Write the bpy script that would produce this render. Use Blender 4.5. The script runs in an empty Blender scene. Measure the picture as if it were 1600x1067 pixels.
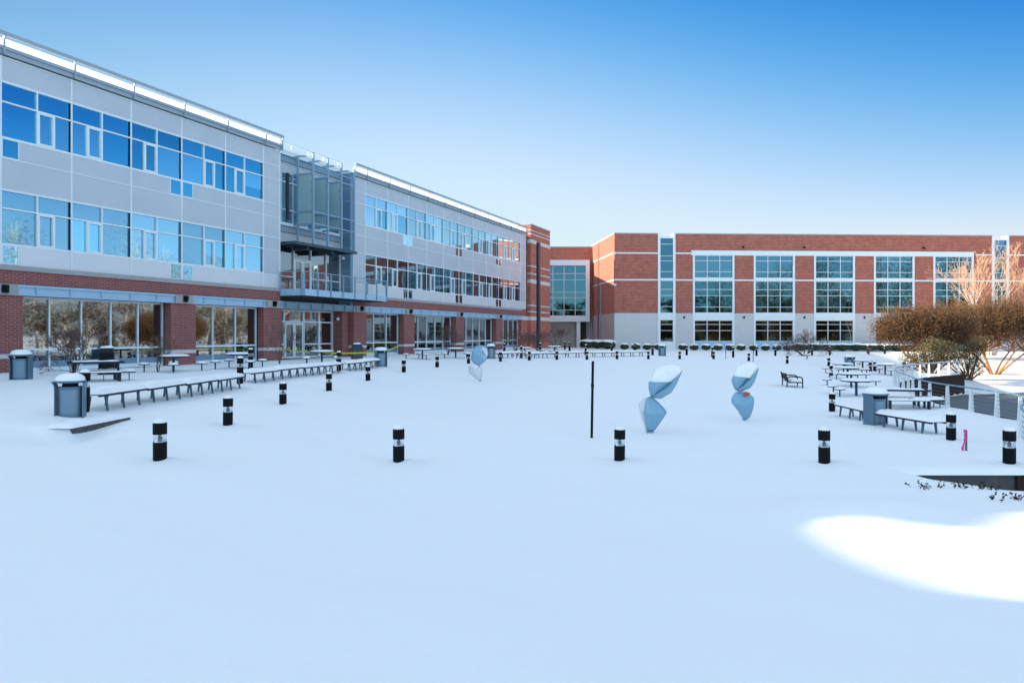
import bpy, math, random
import numpy as np
from mathutils import Vector, Matrix
R = math.radians
D = bpy.data
sc = bpy.context.scene
COL = sc.collection
random.seed(7)

# ------------------------------------------------------------------ camera, sky, sun, exposure
F = 1120.0            # focal length in pixels of a 1600 px wide picture
HZ = 522.0            # horizon row
EYE = 1.6
cam = D.cameras.new('camera'); cam.sensor_width = 36; cam.lens = 36 * F / 1600
cam.shift_y = -(533.5 - HZ) / 1600; cam.clip_start = .1; cam.clip_end = 5000
camo = D.objects.new('camera', cam); COL.objects.link(camo)
camo.location = (0, 0, EYE); camo.rotation_euler = (R(90), 0, 0)
sc.camera = camo
SUN_EL, SUN_AZ = R(20.0), R(86.6)          # azimuth measured to the left of +Y
w = D.worlds.new("World"); sc.world = w; w.use_nodes = True
nt = w.node_tree; bg = nt.nodes['Background']
sky = nt.nodes.new('ShaderNodeTexSky'); sky.sky_type = 'NISHITA'; sky.sun_disc = False
sky.sun_elevation = SUN_EL; sky.sun_rotation = -SUN_AZ
sky.altitude = 300; sky.air_density = 1.0; sky.dust_density = .35; sky.ozone_density = 1.6
# sky tinted by direction; overhead brightness is added to light the shaded snow
_tc = nt.nodes.new('ShaderNodeTexCoord'); _sx = nt.nodes.new('ShaderNodeSeparateXYZ'); nt.links.new(_tc.outputs['Generated'], _sx.inputs[0])
def _ramp(stops):
    r = nt.nodes.new('ShaderNodeValToRGB'); e = r.color_ramp.elements
    for i, (p, c) in enumerate(stops):
        el = e[i] if i < 2 else e.new(p)
        el.position = p; el.color = (c[0]/20.4, c[1]/20.4, c[2]/20.4, 1)
    nt.links.new(_sx.outputs['Z'], r.inputs[0]); return r
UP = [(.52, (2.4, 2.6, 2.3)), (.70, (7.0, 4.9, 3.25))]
def _mr(a, b, ax='X'):
    m = nt.nodes.new('ShaderNodeMapRange'); m.interpolation_type = 'SMOOTHSTEP'; m.inputs['From Min'].default_value = a; m.inputs['From Max'].default_value = b
    nt.links.new(_sx.outputs[ax], m.inputs['Value']); return m
def _mix(f, a, b, mode='MIX'):
    m = nt.nodes.new('ShaderNodeMix'); m.data_type = 'RGBA'; m.blend_type = mode
    if f is None: m.inputs[0].default_value = 1
    else: nt.links.new(f.outputs[0], m.inputs[0])
    nt.links.new(a, m.inputs[6]); nt.links.new(b, m.inputs[7]); return m.outputs[2]
def _m(op, a, b=None):
    m = nt.nodes.new('ShaderNodeMath'); m.operation = op
    for k, v in enumerate((a, b)):
        if v is None: continue
        if isinstance(v, (int, float)): m.inputs[k].default_value = v
        else: nt.links.new(v, m.inputs[k])
    return m.outputs[0]
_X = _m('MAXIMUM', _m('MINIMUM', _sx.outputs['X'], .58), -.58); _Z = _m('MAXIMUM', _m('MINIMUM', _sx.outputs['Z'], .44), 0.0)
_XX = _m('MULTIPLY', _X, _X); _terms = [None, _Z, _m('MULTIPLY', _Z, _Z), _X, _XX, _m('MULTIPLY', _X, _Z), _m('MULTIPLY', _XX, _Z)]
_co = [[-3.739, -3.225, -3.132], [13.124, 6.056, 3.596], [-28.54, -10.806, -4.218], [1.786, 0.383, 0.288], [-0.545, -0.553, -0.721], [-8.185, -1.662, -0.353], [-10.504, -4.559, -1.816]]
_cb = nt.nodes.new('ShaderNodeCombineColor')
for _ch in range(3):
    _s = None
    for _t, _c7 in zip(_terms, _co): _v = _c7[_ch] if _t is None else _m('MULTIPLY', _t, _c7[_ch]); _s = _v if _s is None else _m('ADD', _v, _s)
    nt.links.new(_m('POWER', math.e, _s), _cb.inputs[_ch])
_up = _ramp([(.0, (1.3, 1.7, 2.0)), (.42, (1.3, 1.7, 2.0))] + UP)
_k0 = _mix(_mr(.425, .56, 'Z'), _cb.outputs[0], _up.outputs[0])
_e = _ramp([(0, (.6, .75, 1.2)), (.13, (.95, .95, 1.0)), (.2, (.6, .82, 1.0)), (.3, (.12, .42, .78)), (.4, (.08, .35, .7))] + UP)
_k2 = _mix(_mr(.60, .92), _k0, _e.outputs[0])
_b = _ramp([(0, (2.2, 2.4, 2.9)), (.2, (3.4, 3.2, 2.9)), (.45, (3.6, 3.6, 3.2)), (.70, (6.0, 4.7, 3.2))])   # added sky brightness behind the camera, lifts the shaded panels
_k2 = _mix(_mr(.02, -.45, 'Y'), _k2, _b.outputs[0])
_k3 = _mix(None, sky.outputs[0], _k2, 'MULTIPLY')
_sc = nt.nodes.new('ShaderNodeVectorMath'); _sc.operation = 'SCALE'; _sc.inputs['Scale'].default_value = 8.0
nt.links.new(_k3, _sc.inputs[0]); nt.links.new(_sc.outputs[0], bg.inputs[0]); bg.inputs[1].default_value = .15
sl = D.lights.new('sun', 'SUN'); sl.energy = 5.0; sl.angle = R(.55); sl.color = (1, .84, .62)
so = D.objects.new('sun', sl); COL.objects.link(so)
SDIR = Vector((-math.sin(SUN_AZ) * math.cos(SUN_EL), math.cos(SUN_AZ) * math.cos(SUN_EL), math.sin(SUN_EL)))
so.rotation_euler = SDIR.to_track_quat('Z', 'Y').to_euler(); so.location = (-60, 20, 60)
sc.view_settings.view_transform = 'Standard'; sc.view_settings.look = 'None'
sc.view_settings.exposure = 1.35; sc.view_settings.gamma = 1

# ------------------------------------------------------------------ helpers
class MB:
    """collects shapes, builds one mesh object"""
    def __init__(s): s.v = []; s.f = []; s.sm = []
    def add(s, vs, fs, smooth=False):
        b = len(s.v); s.v += [tuple(v) for v in vs]
        for f in fs: s.f.append(tuple(b + i for i in f)); s.sm.append(smooth)
    def box(s, x0, x1, y0, y1, z0, z1):
        s.add([(x0,y0,z0),(x1,y0,z0),(x1,y1,z0),(x0,y1,z0),(x0,y0,z1),(x1,y0,z1),(x1,y1,z1),(x0,y1,z1)],
              [(0,3,2,1),(4,5,6,7),(0,1,5,4),(1,2,6,5),(2,3,7,6),(3,0,4,7)])
    def obox(s, m, x0, x1, y0, y1, z0, z1):
        vs = [(x0,y0,z0),(x1,y0,z0),(x1,y1,z0),(x0,y1,z0),(x0,y0,z1),(x1,y0,z1),(x1,y1,z1),(x0,y1,z1)]
        s.add([m @ Vector(v) for v in vs], [(0,3,2,1),(4,5,6,7),(0,1,5,4),(1,2,6,5),(2,3,7,6),(3,0,4,7)])
    def bar(s, p, q, w, h):
        """rectangular bar from p to q"""
        p = Vector(p); q = Vector(q); d = q - p; L = d.length
        if L < 1e-6: return
        m = Matrix.Translation(p) @ d.to_track_quat('X', 'Z').to_matrix().to_4x4()
        s.obox(m, 0, L, -w/2, w/2, -h/2, h/2)
    def tube(s, p, q, r0, r1=None, n=6, cap=False):
        r1 = r0 if r1 is None else r1
        p = Vector(p); q = Vector(q); d = q - p
        if d.length < 1e-6: return
        a = d.orthogonal().normalized(); b = d.normalized().cross(a)
        vs = []
        for k in range(n):
            t = 2*math.pi*k/n; e = a*math.cos(t) + b*math.sin(t)
            vs.append(p + e*r0)
        for k in range(n):
            t = 2*math.pi*k/n; e = a*math.cos(t) + b*math.sin(t)
            vs.append(q + e*r1)
        fs = [(k, (k+1) % n, n+(k+1) % n, n+k) for k in range(n)]
        if cap: fs += [tuple(range(n-1, -1, -1)), tuple(range(n, 2*n))]
        s.add(vs, fs, n > 4)
    def path(s, pts, r, n=6):
        for a, b in zip(pts[:-1], pts[1:]): s.tube(a, b, r, r, n, True)
    def lathe(s, prof, n=20, cx=0, cy=0, cap0=True, cap1=True, smooth=True, flat=()):
        b = []
        for r, z in prof:
            for k in range(n):
                t = 2*math.pi*k/n; b.append((cx + r*math.cos(t), cy + r*math.sin(t), z))
        fs = []
        for i in range(len(prof)-1):
            for k in range(n):
                fs.append((i*n+k, i*n+(k+1) % n, (i+1)*n+(k+1) % n, (i+1)*n+k))
        s.add(b, fs, smooth)
        m = len(prof)-1
        if cap0: s.add(b[:n], [tuple(range(n-1, -1, -1))])
        if cap1: s.add(b[m*n:], [tuple(range(n))])
    def build(s, name, mat, parent=None, solid=None):
        me = D.meshes.new(name); me.from_pydata(s.v, [], s.f); me.update()
        if s.sm and any(s.sm): me.polygons.foreach_set('use_smooth', s.sm)
        me.materials.append(mat)
        box_uv(me)
        o = D.objects.new(name, me); COL.objects.link(o)
        if parent is not None: o.parent = parent
        if solid:
            md = o.modifiers.new('thickness', 'SOLIDIFY'); md.thickness = solid; md.offset = 0
        return o

def box_uv(me):
    uv = me.uv_layers.new(name='UVMap')
    n = len(me.loops)
    if n == 0 or n > 400000: return
    co = np.empty(len(me.vertices)*3); me.vertices.foreach_get('co', co); co = co.reshape(-1, 3)
    li = np.empty(n, dtype=np.int64); me.loops.foreach_get('vertex_index', li)
    pn = np.empty(len(me.polygons)*3); me.polygons.foreach_get('normal', pn); pn = pn.reshape(-1, 3)
    lt = np.empty(len(me.polygons), dtype=np.int64); me.polygons.foreach_get('loop_total', lt)
    nn = np.abs(np.repeat(pn, lt, axis=0)); c = co[li]
    u = np.where(nn[:, 0] > nn[:, 1], c[:, 1], c[:, 0]); v = c[:, 2].copy()
    top = nn[:, 2] > .8
    u[top] = c[top, 0]; v[top] = c[top, 1]
    uv.data.foreach_set('uv', np.stack([u, v], 1).astype(np.float32).ravel())

def empty(name, loc=(0, 0, 0), rz=0.0):
    o = D.objects.new(name, None); COL.objects.link(o); o.location = loc; o.rotation_euler = (0, 0, rz)
    o.empty_display_size = .2
    return o
def tag(o, label=None, cat=None, group=None, kind=None):
    if label: o['label'] = label
    if cat: o['category'] = cat
    if group: o['group'] = group
    if kind: o['kind'] = kind
    return o
def copy_tree(o, parent=None):
    c = o.copy(); COL.objects.link(c)
    if parent is not None: c.parent = parent
    for ch in kids.get(o.name, []): copy_tree(ch, c)
    return c
kids = {}
def reg(root):
    bpy.context.view_layer.update()
    for o in list(COL.objects):
        pass
    def rec(o):
        kids[o.name] = [c for c in COL.objects if c.parent == o]
        for c in kids[o.name]: rec(c)
    rec(root)
class Proto:
    """first place() uses the original, later ones copy it with all its parts"""
    def __init__(s, root): s.root = root; reg(root); s.used = False
    def place(s, loc, rz, label, cat, group=None):
        o = s.root if not s.used else copy_tree(s.root)
        s.used = True
        o.location = loc; o.rotation_euler = (0, 0, rz)
        for k in ('group',):
            if k in o: del o[k]
        return tag(o, label, cat, group)

# ------------------------------------------------------------------ materials
def mat(name, col, rough=.5, metal=0.0, spec=.5, noise=0.0, nscale=3.0, bump=0.0, bscale=20.0, emit=None):
    m = D.materials.new(name); m.use_nodes = True; t = m.node_tree
    b = t.nodes['Principled BSDF']
    b.inputs['Base Color'].default_value = (*col, 1); b.inputs['Roughness'].default_value = rough
    b.inputs['Metallic'].default_value = metal; b.inputs['Specular IOR Level'].default_value = spec
    if noise > 0 or bump > 0:
        tc = t.nodes.new('ShaderNodeTexCoord')
    if noise > 0:
        n = t.nodes.new('ShaderNodeTexNoise'); n.inputs['Scale'].default_value = nscale; n.inputs['Detail'].default_value = 5
        t.links.new(tc.outputs['Object'], n.inputs['Vector'])
        mx = t.nodes.new('ShaderNodeMix'); mx.data_type = 'RGBA'
        mx.inputs[6].default_value = (*[c*(1-noise) for c in col], 1); mx.inputs[7].default_value = (*[min(1, c*(1+noise)) for c in col], 1)
        t.links.new(n.outputs[0], mx.inputs[0]); t.links.new(mx.outputs[2], b.inputs['Base Color'])
    if bump > 0:
        n2 = t.nodes.new('ShaderNodeTexNoise'); n2.inputs['Scale'].default_value = bscale; n2.inputs['Detail'].default_value = 4
        t.links.new(tc.outputs['Object'], n2.inputs['Vector'])
        bp = t.nodes.new('ShaderNodeBump'); bp.inputs['Strength'].default_value = bump; bp.inputs['Distance'].default_value = .05
        t.links.new(n2.outputs[0], bp.inputs['Height']); t.links.new(bp.outputs[0], b.inputs['Normal'])
    return m

def brick_mat(name, c1, c2, mortar, bw=.30, bh=.085, ms=.011):
    m = D.materials.new(name); m.use_nodes = True; t = m.node_tree; b = t.nodes['Principled BSDF']
    uv = t.nodes.new('ShaderNodeUVMap'); uv.uv_map = 'UVMap'
    br = t.nodes.new('ShaderNodeTexBrick'); br.inputs['Scale'].default_value = 1
    br.inputs['Brick Width'].default_value = bw; br.inputs['Row Height'].default_value = bh
    br.inputs['Mortar Size'].default_value = ms; br.inputs['Mortar Smooth'].default_value = .2; br.inputs['Bias'].default_value = -.1
    br.inputs['Color1'].default_value = (*c1, 1); br.inputs['Color2'].default_value = (*c2, 1); br.inputs['Mortar'].default_value = (*mortar, 1)
    t.links.new(uv.outputs[0], br.inputs['Vector'])
    n = t.nodes.new('ShaderNodeTexNoise'); n.inputs['Scale'].default_value = 1.3; n.inputs['Detail'].default_value = 7
    t.links.new(uv.outputs[0], n.inputs['Vector'])
    mx = t.nodes.new('ShaderNodeMix'); mx.data_type = 'RGBA'; mx.blend_type = 'MULTIPLY'; mx.inputs[0].default_value = .4
    cr = t.nodes.new('ShaderNodeValToRGB'); cr.color_ramp.elements[0].position = .3; cr.color_ramp.elements[0].color = (.55, .55, .58, 1)
    cr.color_ramp.elements[1].position = .7; cr.color_ramp.elements[1].color = (1, 1, 1, 1)
    t.links.new(n.outputs[0], cr.inputs[0]); t.links.new(br.outputs['Color'], mx.inputs[6]); t.links.new(cr.outputs[0], mx.inputs[7])
    t.links.new(mx.outputs[2], b.inputs['Base Color']); b.inputs['Roughness'].default_value = .85
    bp = t.nodes.new('ShaderNodeBump'); bp.inputs['Strength'].default_value = .5; bp.inputs['Distance'].default_value = .01; bp.invert = True
    t.links.new(br.outputs['Fac'], bp.inputs['Height']); t.links.new(bp.outputs[0], b.inputs['Normal'])
    return m

def glass_mat(name, tint, rough=.02, wob=.03, wscale=.6, var=.0):
    """solar control glass: a dark body under a coloured mirror coating, slightly wavy"""
    m = D.materials.new(name); m.use_nodes = True; t = m.node_tree; b = t.nodes['Principled BSDF']
    b.inputs['Base Color'].default_value = (*tint, 1); b.inputs['Metallic'].default_value = 1; b.inputs['Roughness'].default_value = rough
    oi = t.nodes.new('ShaderNodeObjectInfo'); rmp = t.nodes.new('ShaderNodeMix'); rmp.data_type = 'RGBA'
    rmp.inputs[6].default_value = (*[c*.82 for c in tint], 1); rmp.inputs[7].default_value = (*[min(1, c*1.12+.02) for c in tint], 1)
    t.links.new(oi.outputs['Random'], rmp.inputs[0]); t.links.new(rmp.outputs[2], b.inputs['Base Color'])
    tc = t.nodes.new('ShaderNodeTexCoord')
    n = t.nodes.new('ShaderNodeTexNoise'); n.inputs['Scale'].default_value = wscale; n.inputs['Detail'].default_value = 1
    t.links.new(tc.outputs['Object'], n.inputs['Vector'])
    bp = t.nodes.new('ShaderNodeBump'); bp.inputs['Strength'].default_value = wob; bp.inputs['Distance'].default_value = .3
    t.links.new(n.outputs[0], bp.inputs['Height']); t.links.new(bp.outputs[0], b.inputs['Normal'])
    return m

def snow_mat(name):
    m = D.materials.new(name); m.use_nodes = True; t = m.node_tree; b = t.nodes['Principled BSDF']
    b.inputs['Base Color'].default_value = (.86, .87, .89, 1); b.inputs['Roughness'].default_value = .75; b.inputs['Specular IOR Level'].default_value = .25
    g = t.nodes.new('ShaderNodeNewGeometry')
    n = t.nodes.new('ShaderNodeTexNoise'); n.inputs['Scale'].default_value = .8; n.inputs['Detail'].default_value = 6; n.inputs['Roughness'].default_value = .55
    n2 = t.nodes.new('ShaderNodeTexNoise'); n2.inputs['Scale'].default_value = 60; n2.inputs['Detail'].default_value = 3
    t.links.new(g.outputs['Position'], n.inputs['Vector']); t.links.new(g.outputs['Position'], n2.inputs['Vector'])
    b1 = t.nodes.new('ShaderNodeBump'); b1.inputs['Strength'].default_value = .45; b1.inputs['Distance'].default_value = .12
    b2 = t.nodes.new('ShaderNodeBump'); b2.inputs['Strength'].default_value = .25; b2.inputs['Distance'].default_value = .006
    t.links.new(n.outputs[0], b1.inputs['Height']); t.links.new(n2.outputs[0], b2.inputs['Height'])
    t.links.new(b1.outputs[0], b2.inputs['Normal']); t.links.new(b2.outputs[0], b.inputs['Normal'])
    return m

def glow_glass(name, col, mixt=.5):
    m = D.materials.new(name); m.use_nodes = True; t = m.node_tree
    t.nodes.remove(t.nodes['Principled BSDF']); out = t.nodes['Material Output']
    a = t.nodes.new('ShaderNodeBsdfTranslucent'); a.inputs[0].default_value = (*col, 1)
    d = t.nodes.new('ShaderNodeBsdfDiffuse'); d.inputs[0].default_value = (*col, 1)
    g = t.nodes.new('ShaderNodeBsdfGlossy'); g.inputs[0].default_value = (.8, .8, .8, 1); g.inputs[1].default_value = .1
    x = t.nodes.new('ShaderNodeMixShader'); x.inputs[0].default_value = mixt
    y = t.nodes.new('ShaderNodeMixShader'); y.inputs[0].default_value = .08
    t.links.new(a.outputs[0], x.inputs[2]); t.links.new(d.outputs[0], x.inputs[1])
    t.links.new(x.outputs[0], y.inputs[1]); t.links.new(g.outputs[0], y.inputs[2]); t.links.new(y.outputs[0], out.inputs[0])
    return m

M = dict(
    snow=snow_mat('snow'),
    panel=mat('metal_panel', (.50, .54, .59), .42, .25, .4, .11, .55, .0),
    panel2=mat('metal_panel_snowlit', (.66, .67, .70), .42, .25, .4, .06, .35, .0),  # lighter copy of the panel: light reflected off the snow put into the colour
    trim=mat('aluminium_trim', (.70, .76, .80), .4, .1),
    rail_gr=mat('grey_rail', (.30, .37, .43), .45, .2),
    white=mat('white_frame', (.72, .76, .78), .45),
    steel=mat('blue_grey_steel', (.23, .35, .45), .45, .2, .5, .1, 1.2),
    steel_lt=mat('light_blue_steel', (.36, .52, .66), .45, .1, .5, .08, 1.5),
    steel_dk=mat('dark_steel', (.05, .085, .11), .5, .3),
    bluepanel=mat('blue_grey_panel', (.17, .27, .37), .4, .2, .5, .08, .5),
    brick=brick_mat('red_brick', (.29, .062, .045), (.20, .042, .034), (.36, .24, .24)),
    brick2=brick_mat('orange_red_brick', (.45, .105, .062), (.30, .066, .042), (.56, .34, .28), .40, .18, .013),
    stone=mat('cast_stone', (.56, .54, .54), .8, 0, .3, .1, 1.3, .1, 30),
    stone2=mat('pinkish_stone', (.40, .345, .33), .8, 0, .3, .08, .8, .1, 30),
    concrete=mat('concrete', (.34, .33, .34), .85, 0, .3, .15, 2, .15, 25),
    core=mat('dark_interior', (.02, .022, .026), .8),
    glass=glass_mat('blue_mirror_glass', (.26, .50, .66), .02, .012),
    glass_refl_deep=glass_mat('azure_reflection_glass', (.09, .42, .62), .02, .012),  # same glass as the floor below; deeper sky reflection put into the tint
    glass_refl_pale=glass_mat('pale_reflection_glass', (.42, .70, .82), .02, .012),  # same glass again; paler sky reflection put into the tint
    glass_refl_dark=glass_mat('dark_reflection_glass', (.17, .24, .30), .02, .012),  # same glass again; dark brick reflection put into the tint
    glass_lt=glass_mat('pale_blind_behind_glass', (.24, .60, .80), .08, .012),
    glass_g=glass_mat('ground_floor_glass', (.24, .27, .29), .02, .010, .7),
    glass_t=glass_mat('teal_glass', (.032, .10, .15), .02, .010, .5),
    glass_d=glass_mat('dark_teal_glass', (.07, .10, .11), .03, .03, .5),
    frost=glow_glass('frosted_green_glass', (.50, .66, .69), .5),
    screen=glow_glass('translucent_screen', (.85, .86, .88), .75),
    black=mat('black_metal', (.006, .007, .009), .55, 0, .15),
    bollard=mat('black_bollard_paint', (.0045, .005, .007), .6, 0, .12),
    lens=mat('clear_lamp_lens', (.80, .86, .88), .06, 0, .6),
    reflector=mat('silver_reflector', (.75, .78, .82), .15, .9),
    can=mat('blue_grey_can', (.10, .18, .25), .42, .35, .5, .15, 4),
    can2=mat('perforated_can_body', (.19, .28, .37), .5, .4, .5, .12, 60),
    bench=mat('dark_blue_steel', (.014, .024, .04), .55, .1, .25),
    legs=mat('blue_grey_leg', (.07, .13, .19), .5, .3),
    table=mat('table_blue_steel', (.022, .05, .09), .5, .2, .3),
    sculpt=mat('pale_blue_sculpture_paint', (.22, .40, .53), .35, .2, .5, .07, 2.5),
    orange=mat('orange_paint', (.45, .07, .02), .5), purple=mat('purple_paint', (.09, .02, .08), .5),
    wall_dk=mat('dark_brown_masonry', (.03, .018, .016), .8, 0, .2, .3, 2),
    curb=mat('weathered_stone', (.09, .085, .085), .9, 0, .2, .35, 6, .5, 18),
    asphalt=mat('wet_asphalt', (.10, .12, .135), .55, 0, .4, .15, .6, .1, 40),
    bark=mat('grey_bark', (.10, .075, .065), .85, 0, .2, .3, 5),
    bark_or=mat('orange_bark', (.34, .16, .075), .8, 0, .2, .3, 5),
    birch=mat('pale_bark', (.62, .50, .42), .7, 0, .3, .15, 3),
    twig_or=mat('brown_seed_twigs', (.125, .070, .038), .9, 0, .1, .65, 3.5),
    twig_gr=mat('grey_twigs', (.15, .10, .09), .9, 0, .1, .3, 3),
    leaf=mat('olive_leaf', (.095, .078, .028), .6, 0, .3, .5, 1.2),
    leaf_dk=mat('dark_evergreen', (.018, .030, .014), .8, 0, .2, .5, .5),
    box_leaf=mat('boxwood_leaf', (.03, .045, .03), .8, 0, .2, .5, 9),
    tape=mat('yellow_tape', (.62, .66, .04), .5), pink=mat('pink_ribbon', (.80, .04, .30), .5),
    wood=mat('grey_stake', (.12, .12, .14), .8), globe=mat('white_globe', (.8, .85, .88), .3),
    rope=mat('metal_cable', (.10, .12, .15), .4, .6),
)

_lp = M['lens'].node_tree.nodes['Principled BSDF']; _lp.inputs['Transmission Weight'].default_value = .92; _lp.inputs['IOR'].default_value = 1.15

# ------------------------------------------------------------------ ground height
def W(px, py, z):
    Z = F * (EYE - z) / (py - HZ); return ((px - 800) / F * Z, Z, z)
CP = [W(*p) for p in [
    (25,581,0),(150,577,0),(265,571,0),(440,563,0),(550,555,0),(627,552,0),(712,548,0),(776,546,0),
    (131,650,0),(90,656,0),(160,640,0),(240,627,0),(363,604,0),(385,598,0),(470,588,0),(530,580,0),(590,573,0),(650,566,0),(715,560,0),(765,559,0),
    (250,720,-.38),(356,665,-.36),(442,632,-.36),(514,611,-.38),(575,595,-.38),(631,582,-.26),(683,574,-.22),(732,568,-.2),(782,564.6,-.2),
    (827,563,-.25),(870,562,-.27),(917,562,-.3),(964,561,-.3),(1013,561,-.32),(1062,561,-.35),(1115,561,-.38),(1170,564,-.48),(1230,568,-.6),(1295,572,-.72),(1299,586,-.85),
    (1300,643,-.95),(1486,688,-.8),(1577,725,-.65),(1288,724,-.7),(968,720,-.75),(623,722,-.65),(1015,676,-.8),(1165,655,-.85),(745,595,-.55),
    (805,558.5,0),(858,558,-.05),(911,557.5,-.08),(1009,556,-.15),(1145,559,-.4),(1211,555,-.4),(1296,554,-.5),
    (1367,664,-.9),(1462,680,-.9),(1340,610,-.9),(1382,600,-.9),(1548,652,-.9),(1481,638,-.9),(1410,613,-.9),(1391,603,-.9),(1437,588,-.9),(1461,586,-.9),(1498,584,-.9),(1236,606,-.82),(1100,620,-.85),(900,620,-.8)]]
CP += [(0,0,0),(-4,0,0),(4,0,0),(0,3.2,-.12),(-3,3.6,-.12),(3,3.6,-.2),(0,6.5,-.42),(-5,6,-.2),(5,6,-.42),(-12,3,0),(-18,8,0),(10,3,-.2),(0,-12,0),(-20,-10,0),(20,-10,-.2),
       (12.4,86.5,-.2),(20,86.8,-.25),(32,87.5,-.35),(46,88.5,-.45),(60,89,-.5),(5,96,-.2),(0,85,0),(-5,75,0),(-12,50,0),(-20,30,0),(-28,10,0),(30,60,-.8),(24,70,-.55),(40,70,-.6)]
CP = np.array(CP)
_ctr = CP[:, :2].copy()
def _k(d2): return np.where(d2 > 1e-9, .5 * d2 * np.log(np.maximum(d2, 1e-9)), 0)
_n = len(CP); _d2 = ((_ctr[:, None] - _ctr[None]) ** 2).sum(2)
_A = np.zeros((_n+3, _n+3)); _A[:_n, :_n] = _k(_d2) + np.eye(_n) * 6.0
_A[:_n, _n] = 1; _A[:_n, _n+1:] = _ctr; _A[_n, :_n] = 1; _A[_n+1:, :_n] = _ctr.T
_w = np.linalg.solve(_A, np.concatenate([CP[:, 2], [0, 0, 0]]))
LOW = [(9.9,13.0),(12.2,17.0),(14.6,20.4),(15.3,25.7),(16.2,28.6),(17.1,30.8),(18.6,34.6),(20.8,38.3),(24.3,42.0),(28.3,45.2),(31,52),(36,66),(44,84)]
LOWN = np.array(LOW)
def low_dist(x, y):
    """signed distance to the lower yard's edge line: > 0 inside (to the right of the line)"""
    best = np.full(x.shape, 1e9); sg = np.zeros(x.shape)
    for (a, b) in zip(LOWN[:-1], LOWN[1:]):
        d = b - a; L2 = (d**2).sum()
        t = np.clip(((x-a[0])*d[0] + (y-a[1])*d[1]) / L2, 0, 1)
        dx = x-a[0]-t*d[0]; dy = y-a[1]-t*d[1]; dd = np.hypot(dx, dy)
        s = np.sign(-( d[0]*(y-a[1]) - d[1]*(x-a[0])))
        m = dd < best; best = np.where(m, dd, best); sg = np.where(m, s, sg)
    return best * sg
def ground(x, y, detail=True):
    x = np.atleast_1d(np.asarray(x, float)); y = np.atleast_1d(np.asarray(y, float))
    xc = np.clip(x, -45, 62); yc = np.clip(y, -12, 100)
    z = np.full(x.shape, _w[_n]) + _w[_n+1]*xc + _w[_n+2]*yc
    for i in range(_n):
        z = z + _w[i]*_k((xc-_ctr[i, 0])**2 + (yc-_ctr[i, 1])**2)
    z = np.clip(z, -1.1, .1)
    # in front of the low stone wall on the right, and the mounds nearer the camera
    _t = np.clip((x-6.5)/1.9, 0, 1); z = z - np.where(y < 12.05, (.10+.30*_t)*np.clip((x-6.3)/.5, 0, 1)*np.exp(-((np.minimum(y, 11.6)-11.6)/1.3)**2), 0)
    z = z + .16*np.exp(-((x-4.3)/1.1)**2 - ((y-8.6)/.8)**2) + .10*np.exp(-((x-6.6)/.8)**2 - ((y-7.6)/.7)**2)
    z = z + .03*np.sin(x*.55+1.3)*np.sin(y*.42+.4) * np.exp(-(np.maximum(0, y-30)/20)**2)
    z = z + .012*np.sin(x*1.7+y*.6)*np.sin(y*1.3-x*.4+2)
    z = z - np.where((x < -7.83) & (y > 12.72), 0, .22*np.exp(-((x+7.75)/.7)**2 - ((y-12.7)/1.0)**2))
    dl = low_dist(x, y)
    lowz = -2.15 + np.clip((y-46)*.05, 0, 1.75) + .03*np.sin(x*.8)*np.sin(y*.7)
    wd = np.where(y < 45.2, .16, .16 + (y-45.2)*.28)
    t = np.clip(dl/wd, 0, 1); t = t*t*(3-2*t)
    t = np.where((y < 13), t*np.clip((y-11.5)/1.5, 0, 1), t)
    z = np.where(lowz < z, z*(1-t) + lowz*t, z)
    return z
def G(px, py):
    """point of the ground seen at a pixel of the photograph -> world position, used to survey the site"""
    z = -.3
    for _ in range(40):
        Z = F*(EYE-z)/(py-HZ); x = (px-800)/F*Z
        z = .6*z + .4*float(ground(x, Z)[0])
    return (x, Z, z)
def GZ(x, y): return (x, y, float(ground(x, y)[0]))

MOUNDS = []   # small drifts round the feet of things
def axis(parts):
    out = []
    for a, b, st in parts:
        out += list(np.arange(a, b, st))
    out.append(parts[-1][1]); return np.array(out)
def build_ground():
    xs = axis([(-1500,-200,100),(-200,-60,14),(-60,-30,1.0),(-30,-11,.4),(-11,14,.125),(14,30,.2),(30,62,.5),(62,200,9),(200,1500,100)])
    ys = axis([(-1500,-200,100),(-200,-20,12),(-20,2,1.0),(2,20,.125),(20,48,.22),(48,100,.5),(100,240,9),(240,1500,90)])
    X, Y = np.meshgrid(xs, ys); Zg = ground(X.ravel(), Y.ravel()).reshape(X.shape)
    for mx, my, r, h in MOUNDS:
        m = (abs(X-mx) < 3*r) & (abs(Y-my) < 3*r)
        Zg[m] += h*np.exp(-((X[m]-mx)**2 + (Y[m]-my)**2)/(r*r))
    nx, ny = len(xs), len(ys)
    co = np.stack([X.ravel(), Y.ravel(), Zg.ravel()], 1)
    i = np.arange(nx*ny).reshape(ny, nx)
    q = np.stack([i[:-1, :-1], i[:-1, 1:], i[1:, 1:], i[1:, :-1]], -1).reshape(-1, 4)
    me = D.meshes.new('snow_ground'); me.vertices.add(len(co)); me.vertices.foreach_set('co', co.ravel())
    me.loops.add(q.size); me.loops.foreach_set('vertex_index', q.ravel())
    me.polygons.add(len(q)); me.polygons.foreach_set('loop_start', np.arange(0, q.size, 4)); me.polygons.foreach_set('loop_total', np.full(len(q), 4))
    me.update(calc_edges=True); me.polygons.foreach_set('use_smooth', np.ones(len(q), dtype=bool))
    me.materials.append(M['snow'])
    o = D.objects.new('snow_ground', me); COL.objects.link(o); tag(o, kind='structure')

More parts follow.
